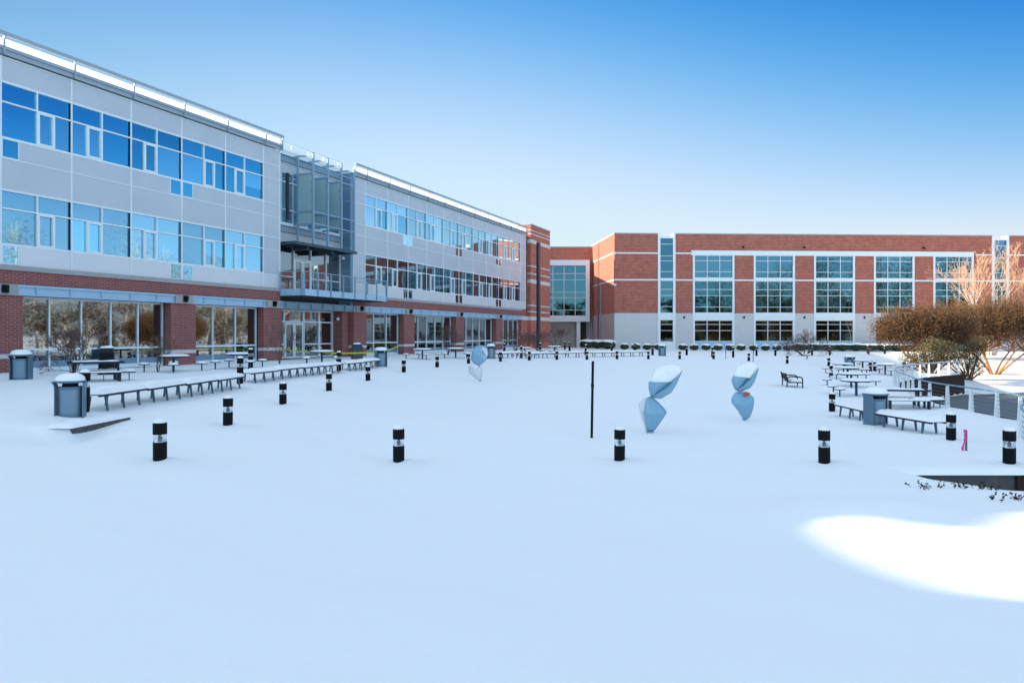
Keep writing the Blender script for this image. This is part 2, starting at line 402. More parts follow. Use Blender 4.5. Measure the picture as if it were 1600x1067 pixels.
# ------------------------------------------------------------------ wings of the long office building
BAY = 2.96
HU = [11.70, 10.90, 9.46, 8.66]    # third floor: head, transom, sill, foot of the small panes
HL = [7.38, 6.64, 5.20, 4.40]      # second floor
RAIL = 13.58
WO = (-14.10, 43.53, 0); WA = math.atan2(.9218, .3877)
def frame_rect(m, x0, x1, z0, z1, t=.05, y0=-.02, y1=.12):
    m.box(x0, x0+t, y0, y1, z0, z1); m.box(x1-t, x1, y0, y1, z0, z1)
    m.box(x0+t, x1-t, y0+.003, y1, z0, z0+t); m.box(x0+t, x1-t, y0+.003, y1, z1-t, z1)
def wing_window(root, u, hs, kind, w=BAY, lite=0, gm='glass'):
    g = MB(); g.box(u+.03, u+w-.03, .08, .10, hs[2]+.02, hs[0]-.02)
    win = g.build('window', M[gm], root)
    f = MB(); h = w/2
    f.box(u+.03, u+w-.03, -.01, .075, hs[1]-.03, hs[1]+.03)
    f.box(u+.03, u+w-.03, -.013, .075, hs[0]-.045, hs[0]+.01)
    f.box(u+.03, u+w-.03, -.013, .075, hs[2]-.01, hs[2]+.045)
    f.box(u+h-.028, u+h+.028, -.007, .075, hs[2]+.045, hs[0]-.045)
    q = u+h+.02 if kind == 'A' else u+h-.02-h*.47
    frame_rect(f, q, q+h*.47, hs[2]+.046, hs[1]-.031, .075, -.022, .078)
    if kind != 'A': f.box(q-.05, q-.002, -.005, .075, hs[2]+.045, hs[1]-.03)
    else: f.box(q+h*.47+.002, q+h*.47+.045, -.005, .075, hs[2]+.045, hs[1]-.03)
    f.build('window_frame', M['trim'], win)
    if lite:      # lowered pale blind behind one pane
        b = MB(); a0, a1 = ((u+.05, u+h-.04) if lite == 1 else (u+h+.04, u+w-.05))
        zb = hs[2]+.05 + (.55 if lite == 3 else .0)
        b.box(a0, a1, .072, .079, zb, hs[1]-.035)
        b.build('blind', M['glass_lt'], win)
def small_pair(root, u, hs, sides=(-1, 1), gm='glass'):
    for s in sides:
        a0, a1 = (u+.03, u+.72) if s > 0 else (u-.72, u-.03)
        g = MB(); g.box(a0+.04, a1-.04, -.012, -.002, hs[3]+.04, hs[2]-.06)
        wn = g.build('spandrel_window', M[gm], root)
        f = MB(); frame_rect(f, a0, a1, hs[3]+.0, hs[2]-.02, .04, -.03, -.001)
        f.build('window_frame', M['trim'], wn)

def sconce(root, x, z, y=-.33, s=1.0, mat_='black'):
    m = MB(); m.box(x-.11*s, x+.11*s, y-.12*s, y, z-.16*s, z+.16*s)
    m.box(x-.07*s, x+.07*s, y-.20*s, y-.12*s, z-.04*s, z+.14*s)
    return m.build('wall_light', M[mat_], root)

def build_wing(root, u0, u1, joints, types, smalls, depth=18.0, lites={}, gu='glass_refl_deep', gl='glass'):
    """u0..u1 the wing's run; joints: first..last bay joints; between them windows, outside them blank panels"""
    j0, j1 = joints[0], joints[-1]
    c = MB(); c.box(u0+.02, u1-.02, .30, depth, 3.6, 12.95); c.build('upper_core', M['panel'], root)
    p = MB()
    p.box(u0, u1, 0, .28, HU[0], 12.70)
    p.box(u0, u1, 0, .28, HL[0], HU[2])
    for a, b in ((u0, j0), (j1, u1)):
        if b-a > .05:
            p.box(a, b, .001, .28, HU[2], HU[0]); p.box(a, b, .001, .28, HL[2], HL[0])
    p.build('wall_panel', M['panel'], root)
    p = MB(); p.box(u0, u1, -.002, .28, 4.38, HL[2]); p.build('lower_wall_panel', M['panel2'], root)
    # back of the window strips
    b = MB(); b.box(j0, j1, .16, .29, HU[2], HU[0]); b.box(j0, j1, .16, .29, HL[2], HL[0]); b.build('window_backing', M['core'], root)
    t = MB()
    for u in joints: t.box(u-.032, u+.032, -.04, .0, 4.38, 12.72)
    t.box(u0, u0+.07, -.045, .0, 4.38, 12.9); t.box(u1-.07, u1, -.045, .0, 4.38, 12.9)
    for z in (12.69, HU[0]+.03, HU[2]-.03, HU[3]-.02, HL[0]+.03, HL[2]-.03):
        t.box(u0+.07, u1-.07, -.022, .0, z-.018, z+.018)
    for a, b in ((u0, j0), (j1, u1)):
        if b-a > .05:
            for z in (HU[1], HL[1]+.0): t.box(a+.07, b-.03, -.021, .0, z-.015, z+.015)
    t.build('panel_trim', M['trim'], root)
    i = 0
    for a, ty in zip(joints[:-1], types):
        wing_window(root, a, HU, ty, lite=lites.get(('U', i), 0), gm=gu); wing_window(root, a, HL, ty, lite=lites.get(('L', i), 0), gm=gl); i += 1
    for k, sides in smalls:
        small_pair(root, joints[k], HU, sides, gu); small_pair(root, joints[k], HL, sides, gl)
    # parapet: coping, gutter, rail on posts and a translucent screen behind it
    r = MB(); r.box(u0-.02, u1+.02, -.10, depth, 12.955, 13.06); r.build('roof', M['snow'], root)
    r = MB(); r.box(u0-.02, u1+.02, -.16, -.10, 12.74, 13.0); r.box(u0, u1, -.10, .0, 12.76, 12.80)
    r.box(u0-.02, u1+.02, -.24, -.161, 12.93, 13.06)
    r.build('coping', M['rail_gr'], root)
    r = MB(); r.box(u0-.02, u1+.02, -.30, -.14, RAIL-.10, RAIL+.02); r.box(u0-.02, u1+.02, -.315, -.301, RAIL-.13, RAIL+.03)
    for u in list(joints)+[u0+.04, u1-.04]:
        r.box(u-.03, u+.03, -.28, -.22, 12.70, RAIL-.1)
        r.box(u-.05, u+.05, -.22, -.165, 12.80, 12.98)
    r.build('parapet_rail', M['rail_gr'], root)
    s = MB(); s.box(u0, u1, -.02, .0, 13.10, RAIL-.16); s.build('roof_screen', M['screen'], root)

def ground_storey(root, u0, u1, pillars, base=0):
    # concrete ledge, brick band, steel beam, recessed glazing between brick pillars
    m = MB(); m.box(u0, u1, -.10, .29, 4.18, 4.375); m.build('concrete_ledge', M['concrete'], root)
    m = MB(); m.box(u0, u1, -.04, .29, 3.60, 4.179); m.build('brick_band', M['brick'], root)
    m = MB(); b = MB()
    m.box(u0, u1, -.10, .30, 3.20, 3.56)
    m.box(u0, u1, -.20, -.101, 3.52, 3.598); m.box(u0, u1, -.20, -.101, 3.17, 3.215)
    k = u0+.4
    while k < u1:
        m.box(k-.018, k+.018, -.185, -.101, 3.216, 3.519); k += BAY/2
    m.build('steel_beam', M['steel_lt'], root)
    edges = []
    for a, bb in pillars:
        p = MB(); p.box(a, bb, -.14, .30, -.3, .62); p.box(a, bb, -.14, .30, .80, 3.169)
        pl = p.build('brick_pillar', M['brick'], root)
        q = MB(); q.box(a-.002, bb+.002, -.155, .30, .621, .799); q.build('stone_band', M['stone'], pl)
        q = MB(); q.box((a+bb)/2-.55, (a+bb)/2+.55, -.23, -.102, 3.16, 3.60); q.build('beam_block', M['concrete'], pl)
        sconce(pl, (a+bb)/2, 3.40, -.23)
    ed = sorted(pillars)
    gaps = []
    prev = u0
    for a, bb in ed:
        if a-prev > .3: gaps.append((prev, a))
        prev = bb
    if u1-prev > .3: gaps.append((prev, u1))
    bk = MB(); bk.box(u0, u1, .58, 17.5, -.3, 3.6); bk.build('ground_floor_core', M['core'], root)
    for a, bb in gaps:
        n = max(1, round((bb-a)/(BAY/2))); st = (bb-a)/n
        g = MB(); g.box(a, bb, .46, .48, .02, 3.17)
        wn = g.build('window', M['glass_g'], root)
        f = MB()
        for k in range(n+1):
            x = min(max(a+k*st, a+.03), bb-.03); f.box(x-.03, x+.03, .38, .455, .02, 3.169)
        for z, h in ((.95, .045), (3.12, .045), (.10, .09)):
            for k in range(n):
                f.box(a+k*st+.031, a+(k+1)*st-.031, .385, .455, z-h, z+h)
        f.build('window_frame', M['trim'], wn)
        lw = MB()
        for k in range(n):
            lw.box(a+k*st+.032, a+(k+1)*st-.032, .44, .455, .19, .45)
        lw.build('bottom_panel', M['bluepanel'], wn)
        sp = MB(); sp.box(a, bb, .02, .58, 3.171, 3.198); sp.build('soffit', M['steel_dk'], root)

# near wing
near = empty('office_wing', WO, WA)
tag(near, 'nearest three storey wing at left, grey metal panels with blue glass over brick ground floor', 'building')
J1 = [-1.43-BAY*k for k in range(9, -1, -1)]
build_wing(near, -28.6, 0.0, J1, list('ABBABABAB')[0:9] if False else ['B','A','B','A','A','B','B','A','B'], [(1, (-1, 1)), (4, (-1, 1)), (7, (-1, 1))],
           lites={('U',4):2,('U',6):2,('U',7):1,('U',8):3,('L',8):1,('U',3):3,('L',5):1,('L',7):3,('U',5):1})
P1 = [(-1.55, .0)] + [(-7.35-8.88*k-.78, -7.35-8.88*k+.80) for k in range(3)]
ground_storey(near, -28.6, 0.0, P1)
# the part of the wing beyond the frame: its roofline notch is added to shape the patch of sun
def sunproj(px, py):
    x, y, z = G(px, py); p = Vector((x, y, z))
    d = Vector((.3877, .9218, 0)); n = Vector((.9218, -.3877, 0)); o = Vector(WO)
    t = -((p-o).dot(n)) / SDIR.dot(n); q = p + SDIR*t
    return ((q-o).dot(d), q.z)
prof = [sunproj(*p) for p in [(1610,800),(1590,812),(1560,828),(1500,826),(1440,822),(1390,812),(1340,806),(1300,812),(1292,824),(1310,842),(1352,866),(1420,894),(1510,922),(1600,938),(1800,952)]]
print('profile', [(round(a, 2), round(b, 2)) for a, b in prof])

# link between the wings
link = empty('glass_link', WO, WA)
tag(link, 'recessed glass link with balcony and frosted glass fins joining the two grey wings', 'building')
U0, U1 = .0, 7.48
def build_link():
    Y = .8
    m = MB(); m.box(U0+.01, U1-.01, Y+.25, 16, 3.2, 13.0); m.build('core', M['core'], link)
    for z0, z1 in ((11.72, 12.42), (7.32, 8.02)):
        m = MB(); m.box(U0, U1, Y, Y+.24, z0, z1); m.build('wall_panel', M['panel'], link)
    for z0, z1 in ((12.42, 12.84), (8.02, 8.42)):
        m = MB(); m.box(U0, U1, Y-.03, Y+.24, z0+.03, z1-.03); m.box(U0, U1, Y-.17, Y+.2, z1-.03, z1); m.box(U0, U1, Y-.17, Y+.2, z0, z0+.03)
        m.build('steel_beam', M['steel'], link)
    m = MB(); m.box(U0, U1, Y-.05, Y+.24, 8.422, 8.62); m.box(U0, U1, Y-.05, Y+.3, 12.842, 13.12); m.build('ledge', M['trim'], link)
    m = MB(); m.box(U0, U1, Y-.1, 16, 13.122, 13.26); m.build('roof', M['snow'], link)
    m = MB(); m.bar((U0, Y-.1, 13.6), (U1, Y-.1, 13.6), .07, .07)
    for k in range(5): m.bar((U0+.3+k*1.6, Y-.1, 13.26), (U0+.3+k*1.6, Y-.1, 13.57), .05, .05)
    m.build('parapet_rail', M['trim'], link)
    # third floor glazing
    for a, b in ((.02, 2.2), (2.2, 4.9), (4.9, 7.2)):
        g = MB(); g.box(a, b, Y+.12, Y+.14, 8.62, 11.72); wn = g.build('window', M['glass'], link)
        f = MB(); n = 2 if b-a > 2.3 else 2
        for k in range(n+1): f.box(a+(b-a)*k/n-.035, a+(b-a)*k/n+.035, Y+.02, Y+.118, 8.62, 11.72)
        for z in (9.45, 11.2): 
            for k in range(n): f.box(a+(b-a)*k/n+.036, a+(b-a)*(k+1)/n-.036, Y+.03, Y+.118, z-.03, z+.03)
        f.build('window_frame', M['trim'], wn)
    # second floor glazing with a white double door
    for a, b in ((.02, 2.3), (4.0, 7.2)):
        g = MB(); g.box(a, b, Y+.12, Y+.14, 4.2, 7.32); wn = g.build('window', M['glass_g'], link)
        f = MB(); n = 1 if b < 3 else 2
        for k in range(n+1): f.box(a+(b-a)*k/n-.035, a+(b-a)*k/n+.035, Y+.02, Y+.118, 4.2, 7.32)
        for z in (5.25,):
            for k in range(n): f.box(a+(b-a)*k/n+.036, a+(b-a)*(k+1)/n-.036, Y+.03, Y+.118, z-.03, z+.03)
        f.build('window_frame', M['white'], wn)
    g = MB(); g.box(2.3, 4.0, Y+.12, Y+.14, 6.46, 7.32); wn = g.build('window', M['glass_g'], link)
    f = MB(); f.box(2.3, 4.0, Y+.03, Y+.118, 6.40, 6.46); f.build('window_frame', M['white'], wn)
    for a in (2.34, 3.18):
        f = MB(); frame_rect(f, a, a+.80, 4.25, 6.38, .12, Y+.03, Y+.12); dr = f.build('door', M['white'], link)
        g = MB(); g.box(a+.12, a+.68, Y+.07, Y+.09, 4.37, 6.26); g.build('pane', M['glass_g'], dr)
        h = MB(); hx = a+.74 if a < 3 else a+.06; h.tube((hx, Y-.02, 5.1), (hx, Y-.02, 5.5), .015, n=6, cap=True); h.build('handle', M['reflector'], dr)
    # blue-grey return wall of the far wing
    m = MB(); m.box(U1-.28, U1-.005, .001, Y+.2, 3.6, 12.86); m.build('return_wall', M['bluepanel'], link)
    m = MB()
    for z in (4.9, 6.0, 7.6, 8.7, 9.7, 10.9, 11.8): m.box(U1-.296, U1-.281, .0, Y, z-.015, z+.015)
    m.build('return_trim', M['steel_lt'], link)
    # ground floor: beam, glazing, doors, brick return, globe lamp
    m = MB(); m.box(U0, U1, .0, .2, 3.20, 3.58); m.box(U0, U1, -.10, .0, 3.54, 3.6); m.box(U0, U1, -.10, .0, 3.16, 3.205)
    k = .5
    while k < U1: m.box(k-.02, k+.02, -.09, .0, 3.206, 3.539); k += 1.2
    m.build('entrance_beam', M['steel'], link)
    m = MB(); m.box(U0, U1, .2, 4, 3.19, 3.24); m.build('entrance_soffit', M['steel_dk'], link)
    Y = 1.1
    m = MB(); m.box(U0, U1, Y+.4, 15, -.3, 3.18); m.build('entrance_core', M['core'], link)
    for a, b, z0 in ((.0, 1.7, .05), (3.6, 5.2, .05), (5.2, 6.7, .05), (1.7, 3.6, 2.35)):
        g = MB(); g.box(a, b, Y+.1, Y+.12, z0, 3.18); wn = g.build('window', M['glass_g'], link)
        f = MB(); f.box(a, a+.06, Y+.0, Y+.098, z0, 3.18); f.box(b-.06, b-.001, Y+.0, Y+.098, z0, 3.18)
        if z0 < 1: f.box(a+.06, b-.06, Y+.01, Y+.098, .9, .98); f.box(a+.06, b-.06, Y+.01, Y+.098, .05, .15)
        f.box(a+.06, b-.06, Y+.01, Y+.098, 3.08, 3.17); f.box(a+.06, b-.06, Y+.01, Y+.098, 2.36, 2.44)
        f.build('window_frame', M['white'], wn)
    for a in (1.76, 2.66):
        f = MB(); frame_rect(f, a, a+.88, .05, 2.33, .11, Y+.0, Y+.10); dr = f.build('door', M['white'], link)
        g = MB(); g.box(a+.11, a+.77, Y+.04, Y+.06, .16, 2.22); g.build('pane', M['glass_g'], dr)
        h = MB(); hx = a+.82 if a < 2 else a+.06; h.tube((hx, Y-.05, .9), (hx, Y-.05, 1.3), .015, n=6, cap=True); h.build('handle', M['reflector'], dr)
    m = MB(); m.box(6.7, 7.40, .32, Y+.4, -.3, 3.17); m.build('brick_return', M['brick'], link)
    for (x, y, z) in ((6.66, .75, 2.65), (7.1, .62, 6.9)):
        m = MB(); m.lathe([(.02,-.11),(.09,-.07),(.12,0),(.09,.07),(.02,.11)], 12)
        o = m.build('globe_light', M['globe'], link); o.location = (x-.1, y-.15, z)
    # balcony
    m = MB(); m.box(.02, 8.95, -1.72, -.06, 4.12, 4.26); m.build('balcony_deck', M['concrete'], link)
    m = MB(); m.box(.0, 8.99, -1.80, -1.73, 3.92, 4.32); m.box(-.06, -.002, -1.80, -.06, 3.92, 4.32); m.box(8.991, 9.05, -1.80, -.06, 3.92, 4.32)
    m.build('balcony_fascia', M['steel_lt'], link)
    m = MB()
    k = .4
    while k < 8.9: m.box(k-.05, k+.05, -1.70, -.06, 3.86, 4.118); k += .75
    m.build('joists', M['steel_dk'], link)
    def rail(a, b):
        a = Vector(a); b = Vector(b); n = max(1, round((b-a).length/1.3))
        m = MB(); m.bar(a+Vector((0,0,5.36)), b+Vector((0,0,5.36)), .07, .05)
        for z in (4.5,4.62,4.74,4.86,4.98,5.10,5.22): m.tube(a+Vector((0,0,z)), b+Vector((0,0,z)), .007, n=4)
        for k in range(n+1):
            p = a+(b-a)*k/n; m.box(p.x-.035, p.x+.035, p.y-.035, p.y+.035, 3.95, 5.33)
        m.build('balcony_railing', M['steel'], link)
    rail((.0,-1.84,0), (9.0,-1.84,0)); rail((-.09,-1.72,0), (-.09,-.12,0)); rail((9.09,-1.72,0), (9.09,-.12,0))
    # frosted fins on steel frames with a grated walkway below
    for i, u in enumerate((2.19, 3.65, 5.11)):
        top = 13.05-.02*i
        m = MB(); m.box(u-.06, u+.06, -.82, -.70, 7.3, top)
        if i == 0: m.box(u-.05, u+.05, .40, .50, 7.3, top-.1)
        for z in (11.75, 9.35, 8.55): m.box(u-.045, u+.045, -.70, .74, z-.06, z+.06)
        m.box(u-.035, u+.035, -.70, .74, 12.85, 12.95)
        for z in (10.6, 10.0, 11.2): m.box(u-.05, u+.05, -.70, -.60, z-.03, z+.03)
        fin = m.build('fin_frame', M['steel'], link)
        m = MB(); m.box(u-.018, u+.018, -.66, .38, 8.62, 11.68); m.build('frosted_panel', M['frost'], fin)
    m = MB(); m.box(6.5, 6.62, -.82, -.70, 7.3, 12.95); m.box(6.515, 6.605, -.70, .74, 12.8, 12.9); m.build('fin_frame', M['steel'], link)
    m = MB()
    for z in (12.2, 11.75, 9.35, 8.6): m.box(2.25, 6.5, -.78, -.72, z-.035, z+.035)
    m.build('fin_rail', M['steel'], link)
    m = MB(); m.box(.4, 6.7, -.86, .78, 7.2, 7.235)
    for k in range(9): m.box(.45+k*.77, .53+k*.77, -.85, .77, 7.10, 7.199)
    m.box(.4, 6.7, -.92, -.861, 7.08, 7.26); m.box(.34, .399, -.92, .78, 7.08, 7.26); m.build('walkway_grate', M['steel_dk'], link)
    for k in (1.9, 4.4):
        m = MB(); m.box(k, k+.2, -.5, .6, 6.9, 7.09); m.build('walkway_bracket', M['steel_dk'], link)
    m = MB(); m.box(.9, 1.1, .2, .32, 8.7, 11.6); m.build('dark_shutter', M['core'], link)
build_link()

# far wing
farw = empty('office_wing', WO, WA)
tag(farw, 'farther three storey grey wing beyond the balcony, blue windows reflecting red brick', 'building')
J2 = [8.94+2.975*k for k in range(11)]
BAY2 = 2.975
_b = BAY; BAY = BAY2
build_wing(farw, 7.48, 40.3, J2, ['A','B','A','B','A','B','A','B','A','B'], [(2, (-1, 1)), (5, (-1, 1)), (8, (-1, 1))],
           lites={('U',0):2,('U',1):2,('U',3):1,('U',4):2}, gu='glass_refl_pale', gl='glass_refl_dark')
P2 = [(7.40, 8.96)] + [(J2[k]-.80, J2[k]+.82) for k in (2, 5, 8)]
ground_storey(farw, 7.485, 39.0, P2)
m = MB(); m.box(39.0, 40.9, .0, .5, -.3, 3.16); m.build('brick_pillar', M['brick2'], farw)
m = MB(); m.box(39.0, 40.9, -.06, .3, 3.17, 3.6); m.build('stone_band', M['stone'], farw)
m = MB(); m.box(39.001, 40.3, -.04, .29, 3.605, 4.375); m.build('brick_band', M['brick'], farw)
BAY = _b

# brick stair tower
tower = empty('brick_tower', WO, WA)
tag(tower, 'narrow red brick stair tower with pale stone bands and a tall slot window', 'building')
def build_tower():
    a, s0, s1, b = 40.9, 42.65, 44.0, 47.3
    bands = [(13.35,.10),(12.95,.12),(12.12,.42),(9.32,.14),(8.45,.14),(7.6,.42),(4.85,.14),(4.15,.14),(3.38,.42)]
    for x0, x1, y0, z0 in ((a, s0, -.4, -.3), (s1, b, -.4, -.3), (s0, s1, .0, -.3)):
        m = MB(); m.box(x0, x1, y0, 2.0, z0, 13.95); m.build('wall', M['brick2'], tower)
    m = MB(); m.box(s0, s1, -.4, 0, 12.2, 13.95); m.build('wall_head', M['brick2'], tower)
    m = MB(); m.box(40.4, 58, 7.9, 20, -.3, 13.5); m.build('rear_shade_block', M['brick2'], tower)  # unseen mass added to shade the lower side wall of the far building
    m = MB()
    for z, h in bands:
        m.box(a-.01, s0-.002, -.42, -.3, z-h/2, z+h/2); m.box(s1+.002, b+.01, -.42, -.3, z-h/2, z+h/2)
        m.box(a-.02, a-.001, -.41, 0, z-h/2, z+h/2)
        if z > 12.3: m.box(s0-.001, s1+.001, -.418, -.3, z-h/2, z+h/2)
    m.build('stone_band', M['stone'], tower)
    m = MB(); m.box(a-.05, b+.05, -.46, 2.05, 13.951, 14.08); m.build('coping', M['concrete'], tower)
    m = MB(); m.box(s0+.0, s1, -.06, -.01, .5, 12.19); g = m.build('slot_window', M['glass_d'], tower)
    m = MB(); m.box(s1-.45, s1-.02, -.36, -.07, -.3, 12.3); m.box(s0+.02, s0+.1, -.2, -.07, -.3, 12.18)
    for k in range(10): m.box(s0+.1, s1-.45, -.15, -.07, .5+k*1.2, .56+k*1.2)
    m.build('window_frame', M['steel_dk'], g)
    m = MB(); m.box(40.31, 40.89, .25, .6, 3.6, 12.8); m.build('side_glass', M['glass_d'], tower)
build_tower()

# connecting block with the big square window
conn = empty('connecting_block', (4.3, 99.2, 0), 0)
tag(conn, 'low brick connecting block with one big square teal window in a metal surround', 'building')
def build_conn():
    L = 6.9
    m = MB(); m.box(-4, L, 0, 12, 3.9, 13.55); m.build('wall', M['brick2'], conn)
    m = MB(); m.box(-4.05, L+.02, -.06, 12, 13.551, 13.7); m.build('coping', M['concrete'], conn)
    m = MB(); m.box(-4, L, .5, 12, -.4, 3.89); m.build('lower_wall', M['stone2'], conn)
    x0, x1, z0, z1 = -.2, 6.35, 3.3, 11.75
    m = MB()
    m.box(x0, x1, -.9, -.001, z1-.75, z1); m.box(x1-.55, x1, -.9, -.001, z0, z1-.751); m.box(x0, x1-.551, -.9, .5, z0, z0+.85)
    m.box(x0-.25, x0, -.9, -.001, z0, z1)
    m.build('window_surround', M['trim'], conn)
    m = MB(); m.box(x0, x1-.55, -.55, -.5, z0+.85, z1-.75); g = m.build('window', M['glass_t'], conn)
    m = MB(); xs = [x0+(x1-.55-x0)*k/4*1.02 for k in range(1, 4)]
    zs = [z0+.85+v for v in (.75, 2.45, 3.2, 4.9, 5.75)]
    for x in xs: m.box(x-.04, x+.04, -.66, -.551, z0+.85, z1-.75)
    xe = [x0-.04]+xs+[x1-.51]
    for z in zs:
        for a, b in zip(xe[:-1], xe[1:]): m.box(a+.041, b-.041, -.65, -.551, z-.035, z+.035)
    m.build('window_frame', M['white'], g)
    m = MB(); m.box(4.6, 5.1, -.6, .1, -.4, 3.29); m.build('column', M['trim'], conn)
    m = MB(); m.box(5.1, 6.0, .3, .49, -.4, 3.29); m.build('doorway', M['core'], conn)
build_conn()

# far building: the long brick block facing the camera
FA = R(2.6)
farb = empty('brick_building', (12.43, 87.0, 0), FA)
tag(farb, 'long three storey red brick building across the back with tall teal windows', 'building')
def build_far():
    LEN = 78.0; S = [(5.34, 7.46), (47.3, 49.45)]; bays = [(12.2+7.54*k-2.55, 12.2+7.54*k+2.55) for k in range(5)]
    bays += [(53.5+7.54*k, 58.6+7.54*k) for k in range(3)]
    openings = sorted(S+bays)
    segs = []; p = 0
    for a, b in openings: segs.append((p, a)); p = b
    segs.append((p, LEN))
    HB = 4.15
    m = MB()
    for a, b in segs:
        m.box(a, b, 0, .5, HB, 8.10); m.box(a, b, 0, .5, 8.27, 11.79)
        m.box(a, b, 0, .5, 11.791, 13.75)
    for a, b in bays: m.box(a, b, 0, .5, 11.791, 13.75)
    m.build('wall', M['brick2'], farb)
    m = MB(); m.box(.5, LEN, .501, 16, -.5, 13.2); m.build('core', M['core'], farb)
    # side wall seen at an angle
    d = MB(); ang = R(90+6.1)-FA
    mt = Matrix.Rotation(ang, 4, 'Z')
    d.obox(mt, .0, 12.6, -.5, -.0, HB, 8.10) if False else None
    def side(mb, x0, x1, y0, y1, z0, z1): mb.obox(mt, x0, x1, y0, y1, z0, z1)
    side(d, .003, 12.6, -.35, .0, HB, 8.10); side(d, .003, 12.6, -.35, 0, 8.27, 11.40); side(d, .003, 12.6, -.35, 0, 11.57, 13.75)
    d.build('side_wall', M['brick2'], farb)
    d = MB(); side(d, .003, 12.6, -.35, .004, -.5, HB-.001); d.build('side_base', M['stone2'], farb)
    d = MB()
    for z in (8.101, 11.401): side(d, .003, 12.6, -.35, .012, z, z+.168)
    side(d, -.03, 12.6, -.5, .04, 13.751, 13.9); d.build('side_band', M['stone'], farb)
    d = MB(); side(d, 8.2, 8.9, .013, .06, -.3, 13.75); d.build('side_pilaster', M['brick'], farb)
    d = MB(); side(d, 6.9, 7.1, .013, .12, -.3, 8.0); d.build('downpipe', M['steel'], farb)
    # stone base, bands, coping
    for a, b in segs:
        m = MB(); m.box(a, b, -.02, .5, -.6, HB-.001); m.build('stone_base', M['stone'], farb)
        m = MB(); m.box(a, b, -.03, .4, 8.101, 8.269); m.build('stone_band', M['white'], farb)
    for a, b in ((0, 5.34), (7.46, 9.45), (45.3, 47.3), (49.45, LEN)):
        m = MB(); m.box(a, b, -.028, -.001, 11.36, 11.52); m.build('stone_band', M['white'], farb)
    m = MB()
    p = -.05
    for a, b in S: m.box(p, a+.05, -.06, 1, 13.751, 13.88); p = b-.05
    m.box(p, LEN, -.06, 1, 13.751, 13.88); m.build('coping', M['concrete'], farb)
    # header band
    m = MB(); m.box(9.45, 44.95, -.08, -.001, 11.2, 11.79); m.build('header_band', M['white'], farb)
    # bays
    for a, b in bays:
        f = MB(); t = .22
        f.box(a-.02, a+t, -.07, .4, -.5, 11.2); f.box(b-t, b+.02, -.07, .4, -.5, 11.2)
        if a > 50: f.box(a-.02, b+.02, -.06, .4, 11.2, 11.789)
        for z0, z1 in ((8.08, 8.45), (3.28, 4.18)): f.box(a+t, b-t, -.05, .4, z0, z1)
        f.build('bay_surround', M['white'], farb)
        f = MB(); f.box(a+t, b-t, -.03, .4, -.5, .70); f.build('bay_sill_wall', M['steel_lt'], farb)
        for z0, z1, bars, gm in ((.70, 3.28, (2.03, 2.78), 'glass_d'), (4.18, 8.08, (4.9, 6.3, 7.04), 'glass_t'), (8.45, 11.2, (9.2, 10.55), 'glass_t')):
            g = MB(); g.box(a+t, b-t, .12, .14, z0, z1); wn = g.build('window', M[gm], farb)
            f = MB(); wd = (b-a-2*t)/3
            for k in (1, 2): f.box(a+t+wd*k-.035, a+t+wd*k+.035, .02, .118, z0, z1)
            for z in (z0+.03,)+bars+(z1-.03,):
                for k in range(3): f.box(a+t+wd*k+.036, a+t+wd*(k+1)-.036, .03, .118, z-.028, z+.028)
            f.build('window_frame', M['white'], wn)
    # slot windows
    for a, b in S:
        f = MB(); f.box(a-.02, a+.28, -.09, .9, -.5, 13.85); f.box(b-.28, b+.02, -.09, .9, -.5, 13.85)
        f.box(a+.28, b-.28, -.02, .6, 3.3, 4.2); f.box(a+.28, b-.28, -.03, .6, 8.08, 8.40); f.box(a+.28, b-.28, -.02, .6, 13.25, 13.5); f.box(a+.28, b-.28, -.02, .6, -.5, .7)
        f.build('slot_surround', M['white'], farb)
        for z0, z1, bars, gm in ((.70, 3.3, (2.03, 2.78), 'glass_d'), (4.2, 8.08, (4.95, 6.3, 7.04), 'glass_t'), (8.40, 13.25, (9.2, 10.5, 11.1, 12.55), 'glass_t')):
            g = MB(); g.box(a+.28, b-.28, .12, .14, z0, z1); wn = g.build('window', M[gm], farb)
            f = MB()
            for z in bars: f.box(a+.281, b-.281, .03, .118, z-.028, z+.028)
            f.build('window_frame', M['white'], wn)
    # lights and small cameras
    for a, b in zip([S[0][1]]+[x[1] for x in bays[:4]], [x[0] for x in bays[:5]]):
        sconce(farb, (a+b)/2, 3.65, -.02, .8)
    for x in (15.8, 23.4, 38.5):
        m = MB(); m.box(x-.1, x+.1, -.3, -.001, 12.2, 12.32); m.box(x-.07, x+.07, -.42, -.3, 12.05, 12.2); m.build('wall_camera', M['black'], farb)
    for z in (11.35, 7.55):
        m = MB(); m.box(-.35, .2, -.35, -.031, z, z+.12); m.box(-.05, .1, -.3, -.06, z-.14, z); m.build('corner_camera', M['white'], farb)
    m = MB(); m.box(0, LEN, .5, 16, 13.2, 13.4); m.build('roof', M['snow'], farb)
build_far()

# off-frame continuation of the near wing (casts the shade over the lawn); its notch is made up to let the sun patch in
ext = empty('sun_notched_wing', WO, WA)
tag(ext, 'unseen rest of the near grey wing past the left edge, notched to shape the sun patch', 'building')
def build_ext():
    us = [a for a, b in prof]; 
    pts = [(-28.62, 0), (-28.62, 13.58)]
    hi = [(a, b) for a, b in prof]
    pts += [(prof[0][0]+.05, 13.58)]
    pts += [(a, b) for a, b in prof]
    pts += [(prof[-1][0]-.02, 13.58), (-75, 13.58), (-75, 0)]
    n = len(pts); m = MB()
    vs = [(u, .0, z) for u, z in pts]+[(u, .4, z) for u, z in pts]
    m.add(vs, [tuple(range(n)), tuple(range(2*n-1, n-1, -1))]+[(i, n+i, n+(i+1) % n, (i+1) % n) for i in range(n)])
    m.build('wall', M['panel'], ext)
build_ext()

